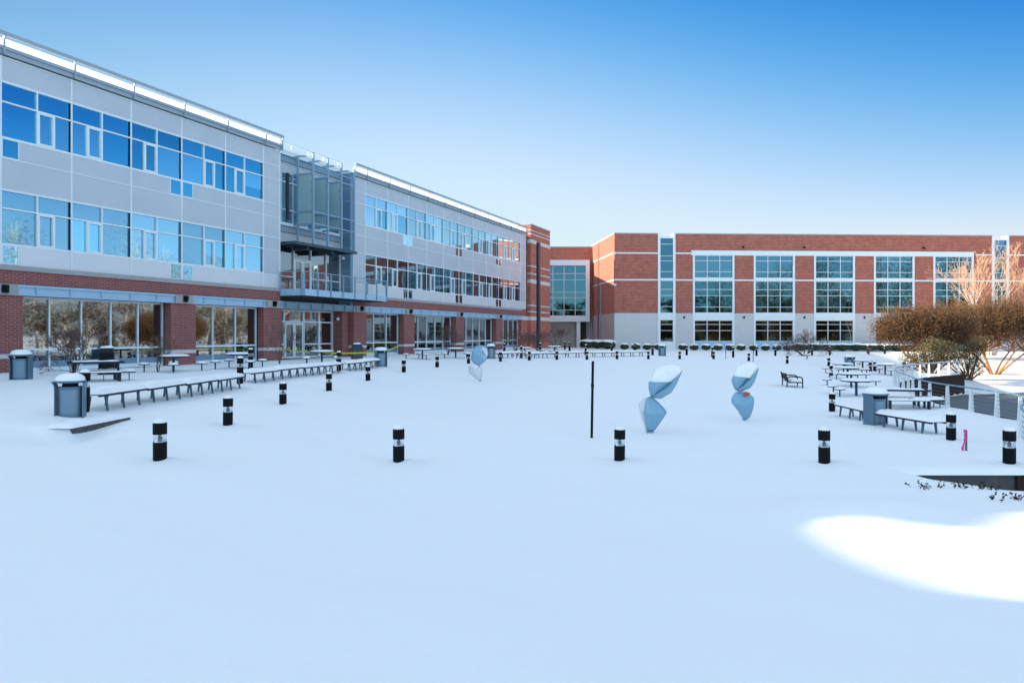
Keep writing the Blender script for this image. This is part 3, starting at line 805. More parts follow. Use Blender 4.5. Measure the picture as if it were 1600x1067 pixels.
# ------------------------------------------------------------------ lower yard: road and curved retaining wall
def strip_wall(name, line, thick, ztop, zbot, mt):
    """wall following a polyline; built on the inner side"""
    P = [Vector((x, y, 0)) for x, y in line]; m = MB(); inner = []
    for i, p in enumerate(P):
        a = P[max(0, i-1)]; b = P[min(len(P)-1, i+1)]; d = (b-a).normalized(); nn = Vector((d.y, -d.x, 0)); inner.append(p+nn*thick)
    vs = []
    for p, q in zip(P, inner): vs += [(p.x, p.y, ztop), (q.x, q.y, ztop), (q.x, q.y, zbot), (p.x, p.y, zbot)]
    fs = []
    for i in range(len(P)-1):
        k = 4*i
        for j in range(4): fs.append((k+j, k+4+j, k+4+(j+1) % 4, k+(j+1) % 4))
    fs += [(0, 1, 2, 3), tuple(4*(len(P)-1)+j for j in (3, 2, 1, 0))]
    m.add(vs, fs); return m.build(name, mt)
def smooth_line(pts, n=6):
    out = []
    P = [np.array(p) for p in pts]
    for i in range(len(P)-1):
        p0 = P[max(0, i-1)]; p1 = P[i]; p2 = P[i+1]; p3 = P[min(len(P)-1, i+2)]
        for k in range(n):
            t = k/n; out.append(tuple(.5*((2*p1)+(-p0+p2)*t+(2*p0-5*p1+4*p2-p3)*t*t+(-p0+3*p1-3*p2+p3)*t**3)))
    out.append(tuple(P[-1])); return out
EDGE = [(float(a), float(b)) for a, b in LOW[:10]]
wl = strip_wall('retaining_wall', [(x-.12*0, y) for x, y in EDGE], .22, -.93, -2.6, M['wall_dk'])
tag(wl, 'dark curved retaining wall under the white railing, dropping to the lower road', 'wall')
m = MB()
rp = [(14.9,13.0),(15.2,20.4),(15.8,25.6),(16.7,28.4),(17.6,30.5),(19.1,34.2),(21.2,37.8),(24.6,41.4),(27.5,43.6),(31,44.6),(36,46.5),(46,50),(60,54),(60,13)]
for i in range(len(rp)): pass
m.add([(x, y, -2.085 + max(0, (y-46)*.05)) for x, y in rp], [tuple(range(len(rp)-1, -1, -1))])
o = m.build('road', M['asphalt']); tag(o, kind='structure')

def build_railing():
    root = empty('railing', GZ(18.6, 34.6)); base = Vector(root.location)
    tag(root, 'curved railing of tapered white posts and thin cables above the retaining wall', 'railing')
    line = smooth_line([(x-.14, y-.02) for x, y in EDGE[0:10]], 6)
    P = [Vector((x, y, -.90)) for x, y in line]
    # resample
    L = [0]
    for a, b in zip(P[:-1], P[1:]): L.append(L[-1]+(b-a).length)
    def at(s):
        for i in range(len(L)-1):
            if L[i+1] >= s: t = (s-L[i])/(L[i+1]-L[i]); return P[i].lerp(P[i+1], t), (P[i+1]-P[i]).normalized()
        return P[-1], (P[-1]-P[-2]).normalized()
    n = int(L[-1]/1.45)
    for k in range(n+1):
        p, d = at(L[-1]*k/n); nn = Vector((d.y, -d.x, 0)); m = MB()
        b = p-base
        vs = []
        for z, wdt in ((-.15, .11), (.72, .05)):
            for e in ((-wdt, -.02), (wdt, -.02), (wdt, .02), (-wdt, .02)):
                q = b + nn*e[0]*.75 + d*e[1]*1.6; vs.append((q.x, q.y, b.z+z))
        m.add(vs, [(0,3,2,1),(4,5,6,7),(0,1,5,4),(1,2,6,5),(2,3,7,6),(3,0,4,7)]); m.build('post', M['white'], root)
    m = MB(); pts = [at(L[-1]*k/60)[0]-base+Vector((0, 0, .75)) for k in range(61)]; m.path(pts, .028, 6); m.build('top_rail', M['steel'], root)
    m = MB()
    for z in (.12, .24, .36, .48, .60): m.path([p+Vector((0, 0, z-.75)) for p in pts], .007, 4)
    m.build('cable', M['rope'], root)
    m = MB(); m.path([p+Vector((0, 0, .035)) for p in pts[38:]], .024, 5); m.build('snow_line', M['snow'], root)
build_railing()

# ------------------------------------------------------------------ street furniture
def dome(m, r, h, n=14, z=0, jit=.0):
    prof = [(r, z)]+[(r*math.cos(t)**.6, z+h*math.sin(t)) for t in (R(25), R(45), R(62), R(78))]+[(.002, z+h)]
    m.lathe(prof, n, cap0=True, cap1=False)
def slab(L, Wd, H, seed=1, amp=.012, n=None, z0=0.0, p=5):
    """soft-edged snow blanket L x Wd centred on 0"""
    rnd = random.Random(seed); nx = max(6, int(L/.09)); ny = max(6, int(Wd/.07)); vs = []; fs = []
    ph = [rnd.uniform(0, 6) for _ in range(4)]
    for j in range(ny+1):
        for i in range(nx+1):
            u = -1+2*i/nx; v = -1+2*j/ny
            u2 = math.copysign(abs(u)**.7, u); v2 = math.copysign(abs(v)**.7, v)
            e = max(0, (1-abs(u2)**(p*2.2)))**.5 * max(0, (1-abs(v2)**p))**.5
            z = z0+H*e+amp*e*(math.sin(u2*L*5+ph[0])+math.sin(v2*9+ph[1]+u2*L*3))
            vs.append((u2*L/2, v2*Wd/2, z))
    for j in range(ny):
        for i in range(nx):
            a = j*(nx+1)+i; fs.append((a, a+1, a+nx+2, a+nx+1))
    m = MB(); m.add(vs, fs, True); return m

def make_bollard(h_post, name='bollard'):
    root = empty(name)
    m = MB(); m.lathe([(.10, -.3), (.10, h_post)], 20); m.build('post', M['bollard'], root)
    m = MB(); m.lathe([(.094, h_post+.001), (.094, h_post+.119)], 20); ln = m.build('lamp_lens', M['lens'], root)
    m = MB(); m.lathe([(.088, h_post+.003), (.08, h_post+.02), (.035, h_post+.065), (.014, h_post+.118)], 16, cap0=False, cap1=False); m.build('reflector', M['reflector'], ln)
    m = MB(); m.lathe([(.10, h_post+.12), (.102, h_post+.13), (.102, h_post+.28), (.098, h_post+.295)], 20); cp = m.build('cap', M['bollard'], root)
    m = MB(); dome(m, .093, .07, 16, h_post+.29); m.build('snow_cap', M['snow'], root)
    return root
low_b = Proto(make_bollard(.30)); tall_b = Proto(make_bollard(.55))
def bollard(px, py, label, tall=False, pos=None, ntilt=0):
    x, y, z = G(px, py) if pos is None else pos
    (tall_b if tall else low_b).place((x, y, z-.01), random.uniform(0, 3), label, 'bollard', 'bollard lights round the snowy lawn').rotation_euler = (R(random.gauss(0, .7)), R(random.gauss(0, .8)), random.uniform(0, 3))
    if y < 40: MOUNDS.append((x+.10, y+.05, .24, .06)); MOUNDS.append((x-.05, y-.16, .17, -.035))
BL = [
 (250,720,'snow-capped black bollard light at front left, leftmost of the nearest row'),
 (623,722,'short black bollard light, second from left in the nearest row'),
 (968,720,'black bollard light in front of the thin black pole and left sculpture'),
 (1288,724,'black bollard light in the nearest row, right of the two front sculptures'),
 (1577,725,'black bollard light at the right edge, beyond the low stone wall'),
 (1486,688,'black bollard light left of the pink ribboned stake'),
 (356,665,'black bollard light below the near bench row, second along the left lawn edge'),
 (442,632,'black bollard light between the two long bench rows, third on the left edge'),
 (514,611,'black bollard light in front of the second bench row, fourth on the left edge'),
 (575,595,'black bollard light by the freestanding bin, fifth along the left lawn edge'),
 (631,582,'black bollard light just right of the freestanding bin, sixth on the left edge'),
 (683,574,'black bollard light before the first far table, seventh on the left edge'),
 (732,568,'black bollard light just left of the round disc sculpture'),
 (782,564.6,'black bollard light right of the round disc sculpture'),
 (827,563,'black bollard light before the far benches, two right of the disc sculpture'),
 (870,562,'black bollard light in front of the bench row beside the brick tower'),
 (917,562,'short black bollard light directly above the thin black pole'),
 (964,561,'short black bollard light before the middle of the far bench row'),
 (1013,561,'short black bollard light at the right end of the far bench row'),
 (1062,561,'short black bollard light directly behind the left front sculpture'),
 (1115,561,'short black bollard light between the two front sculptures, on the far lawn edge'),
 (1170,564,'short black bollard light directly behind the right front sculpture'),
 (1230,568,'short black bollard light just behind the black armchair bench'),
 (1295,572,'short black bollard light above the picnic tables, first past the armchair bench'),
 (1299,587,'short black bollard light at the left edge of the picnic table cluster'),
 (1300,643,'black bollard light at the left end of the right hand bench'),
 (1360,580,'left one of two short bollard lights standing close together behind the tables'),
 (1367,579.5,'right one of two short bollard lights standing close together behind the tables'),
 (1413,579,'short black bollard light inside the far curve of the white railing')]
for a in BL: bollard(*a)
TB = [
 (131,647,'tall black bollard light standing against the near bin'),
 (375,600,'tall black bollard light between the first and second long bench rows'),
 (391.6,576.5,'tall black bollard light beside the round table at the second brick pillar'),
 (529.5,580,'tall black bollard light at the far end of the second bench row, near the entrance'),
 (788,553,'tall black bollard light behind the far left benches'),
 (814.5,560,'tall black bollard light before the far end of the grey wing'),
 (844.5,552,'tall black bollard light at the foot of the brick tower'),
 (882.7,547,'smaller looking tall bollard light, left of the pair by the big square window'),
 (890,549,'tall black bollard light, right of the pair under the big square window'),
 (915,555,'tall black bollard light in front of the dark doorway of the connecting block'),
 (955.6,550,'tall black bollard light at the corner of the far brick building'),
 (991.8,549,'tall black bollard light between round shrubs, left of the first slot window'),
 (1019.6,555,'tall black bollard light immediately left of the far bin'),
 (1073,555,'tall black bollard light under the left edge of the first tall window bay'),
 (1113,558,'tall black bollard light under the middle of the first tall window bay'),
 (1145.5,558.5,'tall black bollard light under the right edge of the first tall window bay'),
 (1182,556,'tall black bollard light at the thin sign pole'),
 (1211.5,556,'tall black bollard light under the second tall window bay'),
 (1268.7,555,'tall black bollard light just right of the small bare tree'),
 (1296.5,555,'tall black bollard light under the third tall window bay before the hedge'),
 (1355.8,552,'tall black bollard light left of the small leafless bush at the sunlit snow'),
 (1382.4,553,'tall black bollard light right of the small leafless bush at the sunlit snow')]
for a in TB: bollard(*a, tall=True)

def make_bin():
    root = empty('trash_bin')
    m = MB(); m.lathe([(.20, -.1), (.225, .05), (.23, .56), (.235, .60)], 24); m.build('barrel', M['can2'], root)
    m = MB(); m.lathe([(.24, .60), (.246, .61), (.246, .655), (.22, .66)], 24); m.build('rim', M['can'], root)
    m = MB(); m.lathe([(.237, .02), (.24, .03), (.24, .08), (.23, .09)], 24); m.build('base_ring', M['can'], root)
    m = MB(); m.lathe([(.16, .64), (.16, .74)], 16); m.build('opening', M['black'], root)
    m = MB(); m.lathe([(.27, .735), (.31, .745), (.315, .775), (.25, .80), (.1, .815), (.01, .82)], 24, cap1=False); ld = m.build('lid', M['can'], root)
    m = MB(); dome(m, .30, .15, 18, .785); m.build('snow_cap', M['snow'], root)
    for s in (-1, 1):
        prof = [(.262, -.15), (.262, .60), (.275, .68), (.31, .735), (.345, .75)]
        m = MB(); vs = []
        for x, z in prof:
            hw = .15 if z < .62 else .14
            for yy in (-hw, hw): vs.append((s*x, yy, z)); vs.append((s*(x+.022), yy*1.02, z+(.0 if z < .65 else .012)))
        fs = []
        for i in range(len(prof)-1):
            k = 4*i; fs += [(k, k+4, k+6, k+2), (k+1, k+3, k+7, k+5), (k, k+1, k+5, k+4), (k+2, k+6, k+7, k+3)]
        e = 4*(len(prof)-1); fs += [(e, e+1, e+3, e+2)]
        m.add(vs, fs); m.build('side_strap', M['can'], root)
    return root
bins = Proto(make_bin())
for px, py, rz, sc_, lb in [
    (110, 652, R(18), .86, 'nearest blue-grey steel bin with thick snow on its lid, end of the bench row'),
    (33, 594, R(10), 1.0, 'blue-grey steel bin beside the leftmost brick pillar'),
    (595, 573, R(30), 1.0, 'blue-grey steel bin standing at the end of the second bench row'),
    (767, 560, R(10), 1.0, 'blue-grey steel bin behind the round disc sculpture'),
    (1034.5, 556, R(0), 1.0, 'blue-grey steel bin before the first slot window of the far brick building'),
    (1368, 664, R(28), 1.05, 'blue-grey steel bin with snow lump between the two right hand benches'),
    (1327.5, 577, R(0), 1.0, 'small distant bin standing behind the picnic table cluster')]:
    x, y, z = G(px, py); o = bins.place((x, y, z), rz, lb, 'bin', 'matching steel litter bins')
    o.scale = (sc_, sc_, sc_*1.06)
    if y < 40: MOUNDS.append((x, y, .45, .04))

# square hooded bin near the entrance
hb = empty('hooded_bin', G(558, 561), R(25)); tag(hb, 'square dark bin with sloping blue hood by the brick pillar', 'bin')
m = MB(); m.box(-.3,.3,-.3,.3,-.1,.62); m.build('body', M['curb'], hb)
m = MB(); m.add([(-.34,-.34,.64),(.34,-.34,.64),(.34,.34,.64),(-.34,.34,.64),(-.2,-.2,.92),(.2,-.2,.92),(.2,.2,.92),(-.2,.2,.92)],[(0,3,2,1),(4,5,6,7),(0,1,5,4),(1,2,6,5),(2,3,7,6),(3,0,4,7)]); m.build('hood', M['table'], hb)
sn = slab(.44,.44,.07,3); o = sn.build('snow_cap', M['snow'], hb); o.location = (0,0,.91)

def make_bench(L=1.83):
    root = empty('bench')
    m = MB(); n = int(L/.075)
    for k in range(n): x = -L/2+(k+.5)*L/n; m.box(x-.024, x+.024, -.25, .25, .315, .335)
    m.box(-L/2, L/2, -.22, -.195, .285, .314); m.box(-L/2, L/2, .195, .22, .285, .314); m.build('seat', M['bench'], root)
    for k in range(3):
        x = -L/2+L*(k+.5)/3
        for s in (-1, 1):
            m = MB(); m.add([(x-.022, s*.19, .275), (x+.022, s*.19, .275), (x+.022, s*.145, .275), (x-.022, s*.145, .275),
                             (x-.012, s*.25, -.25), (x+.012, s*.25, -.25), (x+.012, s*.22, -.25), (x-.012, s*.22, -.25)],
                            [(0,1,2,3),(7,6,5,4),(0,4,5,1),(1,5,6,2),(2,6,7,3),(3,7,4,0)])
            m.build('leg', M['legs'], root)
    m = slab(L*.985, .52, .12, 5, .012, z0=.336); m.build('snow_cover', M['snow'], root)
    return root
bench = Proto(make_bench())
def bench_row(p, q, labels, group, gap=.0, n=None):
    a = Vector(p); b = Vector(q); k = len(labels); d = (b-a)
    for i, lb in enumerate(labels):
        c = a+d*((i+.5)/k); z = float(ground(c.x, c.y)[0])
        o = bench.place((c.x, c.y, z), math.atan2(d.y, d.x), lb, 'bench', group)
        o.scale = (d.length/k/1.83*.985, 1, 1)
gb = 'slatted backless benches lining the lawn'
p = G(153,641); q = G(366,605); bench_row((p[0]-.05, p[1]-.25), (q[0], q[1]+.25),
    ['snow covered slatted bench nearest the camera in the long left row', 'second bench from the near bin in the long left row', 'third bench from the near bin in the long left row', 'fourth and last bench of the long left row, ending at a tall bollard'], gb)
p = G(386,597); q = G(525,581); bench_row((p[0], p[1]-.2), (q[0], q[1]+.2),
    ['first bench of the second row, just right of the tall bollard', 'second bench of the second row in front of the round tables', 'third bench of the second row in front of the entrance', 'last bench of the second row, ending at the tall bollard near the entrance'], gb)
p = G(536,579); q = G(588,573); bench_row(p[:2], q[:2], ['short snowy bench just right of the tall bollard near the entrance', 'short snowy bench ending at the bin beside the entrance'], gb)
far_row = ['first', 'second', 'third', 'fourth', 'fifth', 'sixth', 'seventh', 'eighth', 'ninth', 'tenth', 'eleventh']
p = G(774,559.5); q = G(858,558.7); bench_row(p[:2], q[:2], ['%s bench from the disc sculpture in the far left bench line' % far_row[i] for i in range(2)], gb)
p = G(860,558.7); q = G(911,558); bench_row(p[:2], q[:2], ['distant snowy bench left of the doorway bollard', 'distant snowy bench ending at the doorway bollard'][:1], gb)
p = G(920,557.5); q = G(1009,556); bench_row(p[:2], q[:2], ['left bench of the straight row before the far corner', 'right bench of the straight row before the far corner'], gb)
bench_row((10.35, 22.5), (10.3, 20.5), ['snow covered bench between the short bollard and the right hand bin'], gb)
bench_row((10.05, 19.5), (10.4, 17.4), ['snow covered bench in front of the right hand bin, nearest on the right'], gb)

def make_round_table():
    root = empty('round_table')
    m = MB(); m.lathe([(.60, .575), (.625, .58), (.625, .61), (.60, .615)], 28); m.build('tabletop', M['table'], root)
    m = MB(); m.lathe([(.05, -.2), (.05, .575)], 10); m.lathe([(.2, .54), (.25, .575)], 12)
    for a in range(4):
        m2 = Matrix.Rotation(R(45+90*a), 4, 'Z'); m.obox(m2, .0, .5, -.02, .02, .54, .574)
    m.build('pedestal', M['table'], root)
    m = MB(); dome(m, .60, .085, 24, .614); m.build('snow_cover', M['snow'], root)
    for a in range(4):
        t = R(90*a+20); x, y = 1.05*math.cos(t), 1.05*math.sin(t)
        m = MB(); m.lathe([(.20, .27), (.215, .275), (.215, .30), (.2, .305)], 18, x, y); st = m.build('seat', M['table'], root)
        m = MB(); m.lathe([(.028, -.2), (.028, .27)], 8, x, y); m.build('seat_post', M['table'], st)
        m = MB(); dome(m, .195, .08, 16, .304); m.v = [(a_+x, b_+y, c_) for a_, b_, c_ in m.v]; m.build('snow_cover', M['snow'], st)
    return root
rt = Proto(make_round_table())
for px, py, rz, lb in [
    (271,580,5,'snowy round table with four stools before the second brick pillar, nearest on the left'),
    (374,575,25,'snowy round table with four stools between the brick pillars, second on the left'),
    (503,568,40,'snowy round table with four stools in front of the entrance doors'),
    (660,561,0,'distant round table with stools left of the disc sculpture, nearer the bin'),
    (712,559,30,'distant round table with stools just left of the disc sculpture'),
    (820,556,10,'distant round table with stools beside the last windows of the far wing'),
    (866,553,50,'distant round table with stools under the big square window'),
    (1348,578,0,'snowy round table at the back of the right hand table cluster'),
    (1318,584,30,'snowy round table at the left back of the right hand cluster'),
    (1383,585,60,'snowy round table at the right back of the cluster, nearest the railing'),
    (1324,592,15,'snowy round table left of centre in the right hand cluster'),
    (1330,604,45,'snowy round table in the middle of the right hand cluster, beside free stools'),
    (1338,618,10,'nearest round table of the right hand cluster, behind the bench'),]:
    x, y, z = G(px, py); rt.place((x, y, z), R(rz), lb, 'table', 'round tables with fixed stools')

def make_picnic():
    root = empty('picnic_table')
    m = MB()
    for k in range(7): m.box(-.75, .75, -.36+k*.105, -.36+k*.105+.085, .60, .625)
    m.box(-.78, .78, -.39, -.37, .57, .63); m.box(-.78, .78, .37, .39, .57, .63); m.build('tabletop', M['bench'], root)
    for x in (-.6, .6):
        for y in (-.3, .3):
            m = MB(); m.box(x-.03, x+.03, y-.03, y+.03, -.2, .6); m.build('leg', M['bench'], root)
    for s in (-1, 1):
        m = MB()
        for k in range(3): m.box(-.7, .7, s*.72-.14+k*.1, s*.72-.06+k*.1, .28, .30)
        for x in (-.6, .6):
            m.box(x-.025, x+.025, s*.72-.1, s*.72-.05, -.2, .28); m.box(x-.025, x+.025, s*.72+.05, s*.72+.1, -.2, .28)
        st = m.build('side_bench', M['bench'], root)
        m = slab(1.3, .24, .03, 9, .006, z0=.30); m.v = [(a, b+s*.72, c) for a, b, c in m.v]; m.build('snow_cover', M['snow'], st)
    m = slab(1.3, .55, .025, 11, .008, z0=.626); m.build('snow_cover', M['snow'], root)
    return root
pt = Proto(make_picnic())
pt.place(G(150, 595), R(35), 'black slatted rectangular table with benches in front of the left window', 'table', 'rectangular slatted tables')
pt.place(G(1410, 636), R(-12), 'black slatted rectangular table with benches beside the white railing', 'table', 'rectangular slatted tables')
bench.place(G(182, 594), R(30), 'short dark bench right of the black table at the left window', 'bench', gb).scale = (.6, .8, .85)
bench.place(G(1448, 637), R(5), 'short bench with a pink cloth end beside the white railing', 'bench', gb).scale = (.6, .8, .85)

# covered grill
g = empty('covered_grill', G(167, 585), R(20)); tag(g, 'black covered grill with a snow cap in front of the left window', 'grill')
m = MB(); m.add([(-.27,-.2,-.1),(.27,-.2,-.1),(.27,.2,-.1),(-.27,.2,-.1),(-.22,-.17,.8),(.22,-.17,.8),(.22,.17,.8),(-.22,.17,.8)],[(0,3,2,1),(4,5,6,7),(0,1,5,4),(1,2,6,5),(2,3,7,6),(3,0,4,7)]); m.build('cover', M['black'], g)
m = MB(); m.box(-.2,.2,-.14,.14,.8,.98); m.build('hood', M['bench'], g)
o = slab(.42,.3,.08,2).build('snow_cap', M['snow'], g); o.location=(0,0,.975)

# black armchair bench
def make_arm_bench():
    root = empty('park_bench', G(1238, 604), R(77)); tag(root, 'black metal bench with curved tubular arms alone on the snowy lawn', 'bench')
    L = 1.45
    m = MB()
    for k in range(8): m.box(-L/2, L/2, -.28+k*.065, -.23+k*.065, .24, .262)
    m.build('seat', M['black'], root)
    m = MB()
    for k in range(6):
        z = .30+k*.055; y = .27+k*.018; m.box(-L/2, L/2, y, y+.02, z, z+.042)
    m.build('backrest', M['black'], root)
    for x in (-L/2, L/2):
        m = MB(); pts = [(x,-.33,-.2),(x,-.33,.38),(x,-.30,.45),(x,-.22,.48),(x,.18,.50),(x,.30,.46),(x,.33,.36),(x,.33,-.2)]
        m.path(pts, .026, 8); m.path([(x,.33,.3),(x,.40,.66)], .024, 8); m.path([(x,-.33,.23),(x,.33,.23)], .02, 6)
        m.build('arm_frame', M['black'], root)
    for cx in (-.35, .35):
        m = slab(.66, .46, .10, 4, .012, z0=.262); m.v = [(a+cx, b-.03, c) for a, b, c in m.v]; m.build('snow_cover', M['snow'], root)
make_arm_bench()

# thin pole, sign poles, pink stake, stool
def pole(px, py, h, r, name, label, cat, tilt=0):
    x, y, z = G(px, py); root = empty(name, (x, y, z)); root.rotation_euler = (0, tilt, 0); tag(root, label, cat)
    m = MB(); m.lathe([(r, -.2), (r, h)], 10); m.build('shaft', M['black'], root)
    m = MB(); m.lathe([(r*1.25, h*.66), (r*1.25, h*.70)], 10); m.build('collar', M['black'], root)
    m = MB(); dome(m, r*1.05, .03, 10, h); m.build('snow_cap', M['snow'], root)
    return root
pole(924.5, 684, 1.76, .030, 'pole', 'thin black pole standing upright in the middle of the lawn', 'pole', R(.9))
pole(1177, 566, .95+.5, .026, 'sign_pole', 'thin grey pole just behind the right front sculpture tip', 'pole')
pole(1134, 561, .85, .022, 'marker_post', 'short thin dark marker post between the two front sculptures, near the shrubs', 'post')
x, y, z = G(1509, 704); st = empty('survey_stake', (x, y, z)); tag(st, 'small grey survey stake with a pink ribbon at right', 'stake')
m = MB(); m.box(-.012, .025, -.012, .012, -.1, .41); m.build('stake', M['wood'], st)
m = MB()
for k in range(8):
    dx = -.03-.006*k if k > 4 else -.025; m.add([(dx-.03+.012*(k % 2), -.03, .43-k*.055), (dx+.012, -.035, .43-k*.055), (dx+.008, -.03, .37-k*.055), (dx-.05+.01*(k % 3), -.035, .365-k*.055)], [(0,1,2,3)])
m.build('ribbon', M['pink'], st, solid=.004)
x, y, z = G(1261, 561); st = empty('stool', (x, y, z)); tag(st, 'single small snowy stool at the foot of the bare tree', 'stool')
m = MB(); m.lathe([(.24, .32), (.27, .34), (.27, .37)], 16); m.build('seat', M['table'], st)
m = MB(); m.lathe([(.05, -.2), (.04, .32)], 8); m.build('pedestal', M['table'], st)
m = MB(); dome(m, .25, .09, 16, .37); m.build('snow_cover', M['snow'], st)

# ------------------------------------------------------------------ sculptures
def leafsurf(P, name, mt, parent, n=8, th=.012, bulge=0.0, bdir=(0, -1, 0)):
    """curved quad patch through four corners, optionally bulged"""
    A, B, C_, D_ = [Vector(p) for p in P]; vs = []; fs = []; bd = Vector(bdir)
    for j in range(n+1):
        for i in range(n+1):
            u, v = i/n, j/n
            p = (A*(1-u)+B*u)*(1-v)+(D_*(1-u)+C_*u)*v
            p = p+bd*bulge*4*u*(1-u)*(.25+.75*4*v*(1-v))
            vs.append(p)
    for j in range(n):
        for i in range(n):
            a = j*(n+1)+i; fs.append((a, a+1, a+n+2, a+n+1))
    m = MB(); m.add(vs, fs, True); return m.build(name, mt, parent, solid=th)
def polysurf(pts, centre, name, mt, parent, th=.012, rings=5, bul=0.0, bdir=(0, -1, 0)):
    """curved sheet with outline pts (3D), lifted at the centre"""
    c = Vector(centre); bd = Vector(bdir); P = smooth_closed(pts, 4); vs = []; fs = []; n = len(P)
    vs.append(c+bd*bul)
    for r in range(1, rings+1):
        t = r/rings
        for p in P: vs.append(c.lerp(p, t)+bd*bul*(1-t*t))
    for k in range(n): fs.append((0, 1+k, 1+(k+1) % n))
    for r in range(rings-1):
        for k in range(n): a = 1+r*n; fs.append((a+k, a+n+k, a+n+(k+1) % n, a+(k+1) % n))
    m = MB(); m.add(vs, fs, True); return m.build(name, mt, parent, solid=th)
def smooth_closed(pts, n):
    P = [Vector(p) for p in pts]; k = len(P); out = []
    for i in range(k):
        p0, p1, p2, p3 = P[i-1], P[i], P[(i+1) % k], P[(i+2) % k]
        for j in range(n):
            t = j/n; c = p1.lerp(p2, t); s = .5*((2*p1)+(-p0+p2)*t+(2*p0-5*p1+4*p2-p3)*t*t+(-p0+3*p1-3*p2+p3)*t**3)
            out.append(c.lerp(s, .3))
    return out
def sculpture(px, py, label, kind):
    x, y, z = G(px, py); root = empty('sculpture', (x, y, z)); tag(root, label, 'sculpture', 'pale blue folded metal sculptures')
    s = y/F
    def Q(qx, qy, d=0.0): return ((qx-px)*s, d, (py-qy)*s)
    if kind == 0:
        K = Q(1018,621)
        # upper wing: near face below the ridge, left lobe, snow heaped in the cup
        polysurf([Q(1018,621,0), Q(1012,606,-.10), Q(1014,596,-.12), Q(1026,596,-.16), Q(1040,596,-.10), Q(1045,598,-.05), Q(1032,610,0)], Q(1025,605,-.1), 'upper_left_leaf', M['sculpt'], root, bul=.03)
        polysurf([Q(1018,621,0), Q(1032,610,-.02), Q(1048,597,-.10), Q(1063,578,-.20), Q(1056,600,-.05), Q(1049,613,0), Q(1034,622,.02)], Q(1042,608,-.1), 'upper_right_leaf', M['sculpt'], root, bul=.04)
        polysurf([Q(1018,621,.04), Q(1016,600,.25), Q(1030,585,.35), Q(1050,574,.25), Q(1063,577,.0), Q(1054,602,.05)], Q(1038,598,.3), 'rear_leaf', M['sculpt'], root, bul=.02)
        sp = polysurf([Q(1014.5,595.5,-.13), Q(1026,577,.2), Q(1042,571,.25), Q(1056,569,.15), Q(1064,573,-.1), Q(1061.5,580,-.21), Q(1047,596,-.10), Q(1028,596.5,-.18)], Q(1036,584,0), 'snow_fill', M['snow'], root, th=.03, bul=.10, bdir=(0,-.8,.6))
        polysurf([Q(1017,619,0), Q(1009,622,-.06), Q(1005,645,-.12), Q(1011,674,0), Q(1020,676,0), Q(1041,644,-.05), Q(1030,630,-.03)], Q(1018,645,-.2), 'lower_front_leaf', M['sculpt'], root, bul=.03)
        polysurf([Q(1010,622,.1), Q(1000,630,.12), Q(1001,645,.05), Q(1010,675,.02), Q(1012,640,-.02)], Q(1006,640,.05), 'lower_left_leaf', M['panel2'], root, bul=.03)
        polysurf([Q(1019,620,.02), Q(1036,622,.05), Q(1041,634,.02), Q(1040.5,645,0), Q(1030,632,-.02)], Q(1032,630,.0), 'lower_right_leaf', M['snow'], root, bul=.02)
        polysurf([Q(1018,622,.05), Q(1036,622,.06), Q(1037,626,.04), Q(1025,623,.03)], Q(1030,624,.05), 'purple_fold', M['purple'], root, bul=.0)
        m = MB(); m.lathe([(.09, -.1), (.08, .03)], 12); o = m.build('foot', M['steel'], root)
    elif kind == 1:
        polysurf([Q(1150.5,610,0), Q(1144,598,-.08), Q(1144.5,588,-.10), Q(1156,588,-.14), Q(1166,588,-.08), Q(1160,602,0)], Q(1152,597,-.08), 'upper_left_leaf', M['sculpt'], root, bul=.05)
        polysurf([Q(1150.5,610,0), Q(1160,602,-.02), Q(1170,592,-.08), Q(1182,574,-.2), Q(1178,596,-.05), Q(1172,606,0), Q(1160,611,.02)], Q(1168,600,-.08), 'upper_right_leaf', M['sculpt'], root, bul=.04)
        polysurf([Q(1150,610,.04), Q(1146,594,.2), Q(1158,578,.3), Q(1172,570,.2), Q(1182,574,0), Q(1174,600,.05)], Q(1162,590,.2), 'rear_leaf', M['sculpt'], root, bul=.02)
        polysurf([Q(1145,587.5,-.12), Q(1153,574,.18), Q(1166,568,.2), Q(1178,566,.1), Q(1182.5,572,-.15), Q(1170,590,-.12), Q(1158,589,-.17)], Q(1163,579,0), 'snow_fill', M['snow'], root, th=.03, bul=.09, bdir=(0,-.8,.6))
        polysurf([Q(1150,612,0), Q(1143,620,-.03), Q(1142,628,-.05), Q(1152,641,-.04), Q(1163,657,0), Q(1172,651,0), Q(1176,636,-.06), Q(1177,622,-.05), Q(1168,614,.0)], Q(1160,632,-.12), 'lower_leaf', M['sculpt'], root, bul=.05)
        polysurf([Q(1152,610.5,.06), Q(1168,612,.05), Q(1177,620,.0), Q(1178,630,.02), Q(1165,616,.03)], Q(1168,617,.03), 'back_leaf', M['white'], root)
        polysurf([Q(1160,613,-.08), Q(1164,611.5,-.1), Q(1171,614,-.10), Q(1166,617.5,-.13), Q(1161,617,-.12)], Q(1165,614.5,-.13), 'orange_leaf', M['orange'], root)
        m = MB(); m.lathe([(.04, -.15), (.05, .06)], 10); m.build('foot', M['steel'], root)
    else:
        polysurf([Q(736,562,-.05), Q(738,550,-.12), Q(744,541,-.12), Q(753,539,-.05), Q(761,543,0), Q(763,553,0), Q(759,563,-.03), Q(749,571.5,0), Q(741,568,-.05)], Q(749,555,-.1), 'upper_disc', M['sculpt'], root, bul=.12)
        polysurf([Q(751,548,-.2), Q(755,542,-.18), Q(761,545,-.06), Q(762,554,-.06), Q(757,561,-.10), Q(753,556,-.2)], Q(757,551,-.16), 'folded_rim', M['panel2'], root, bul=-.04)
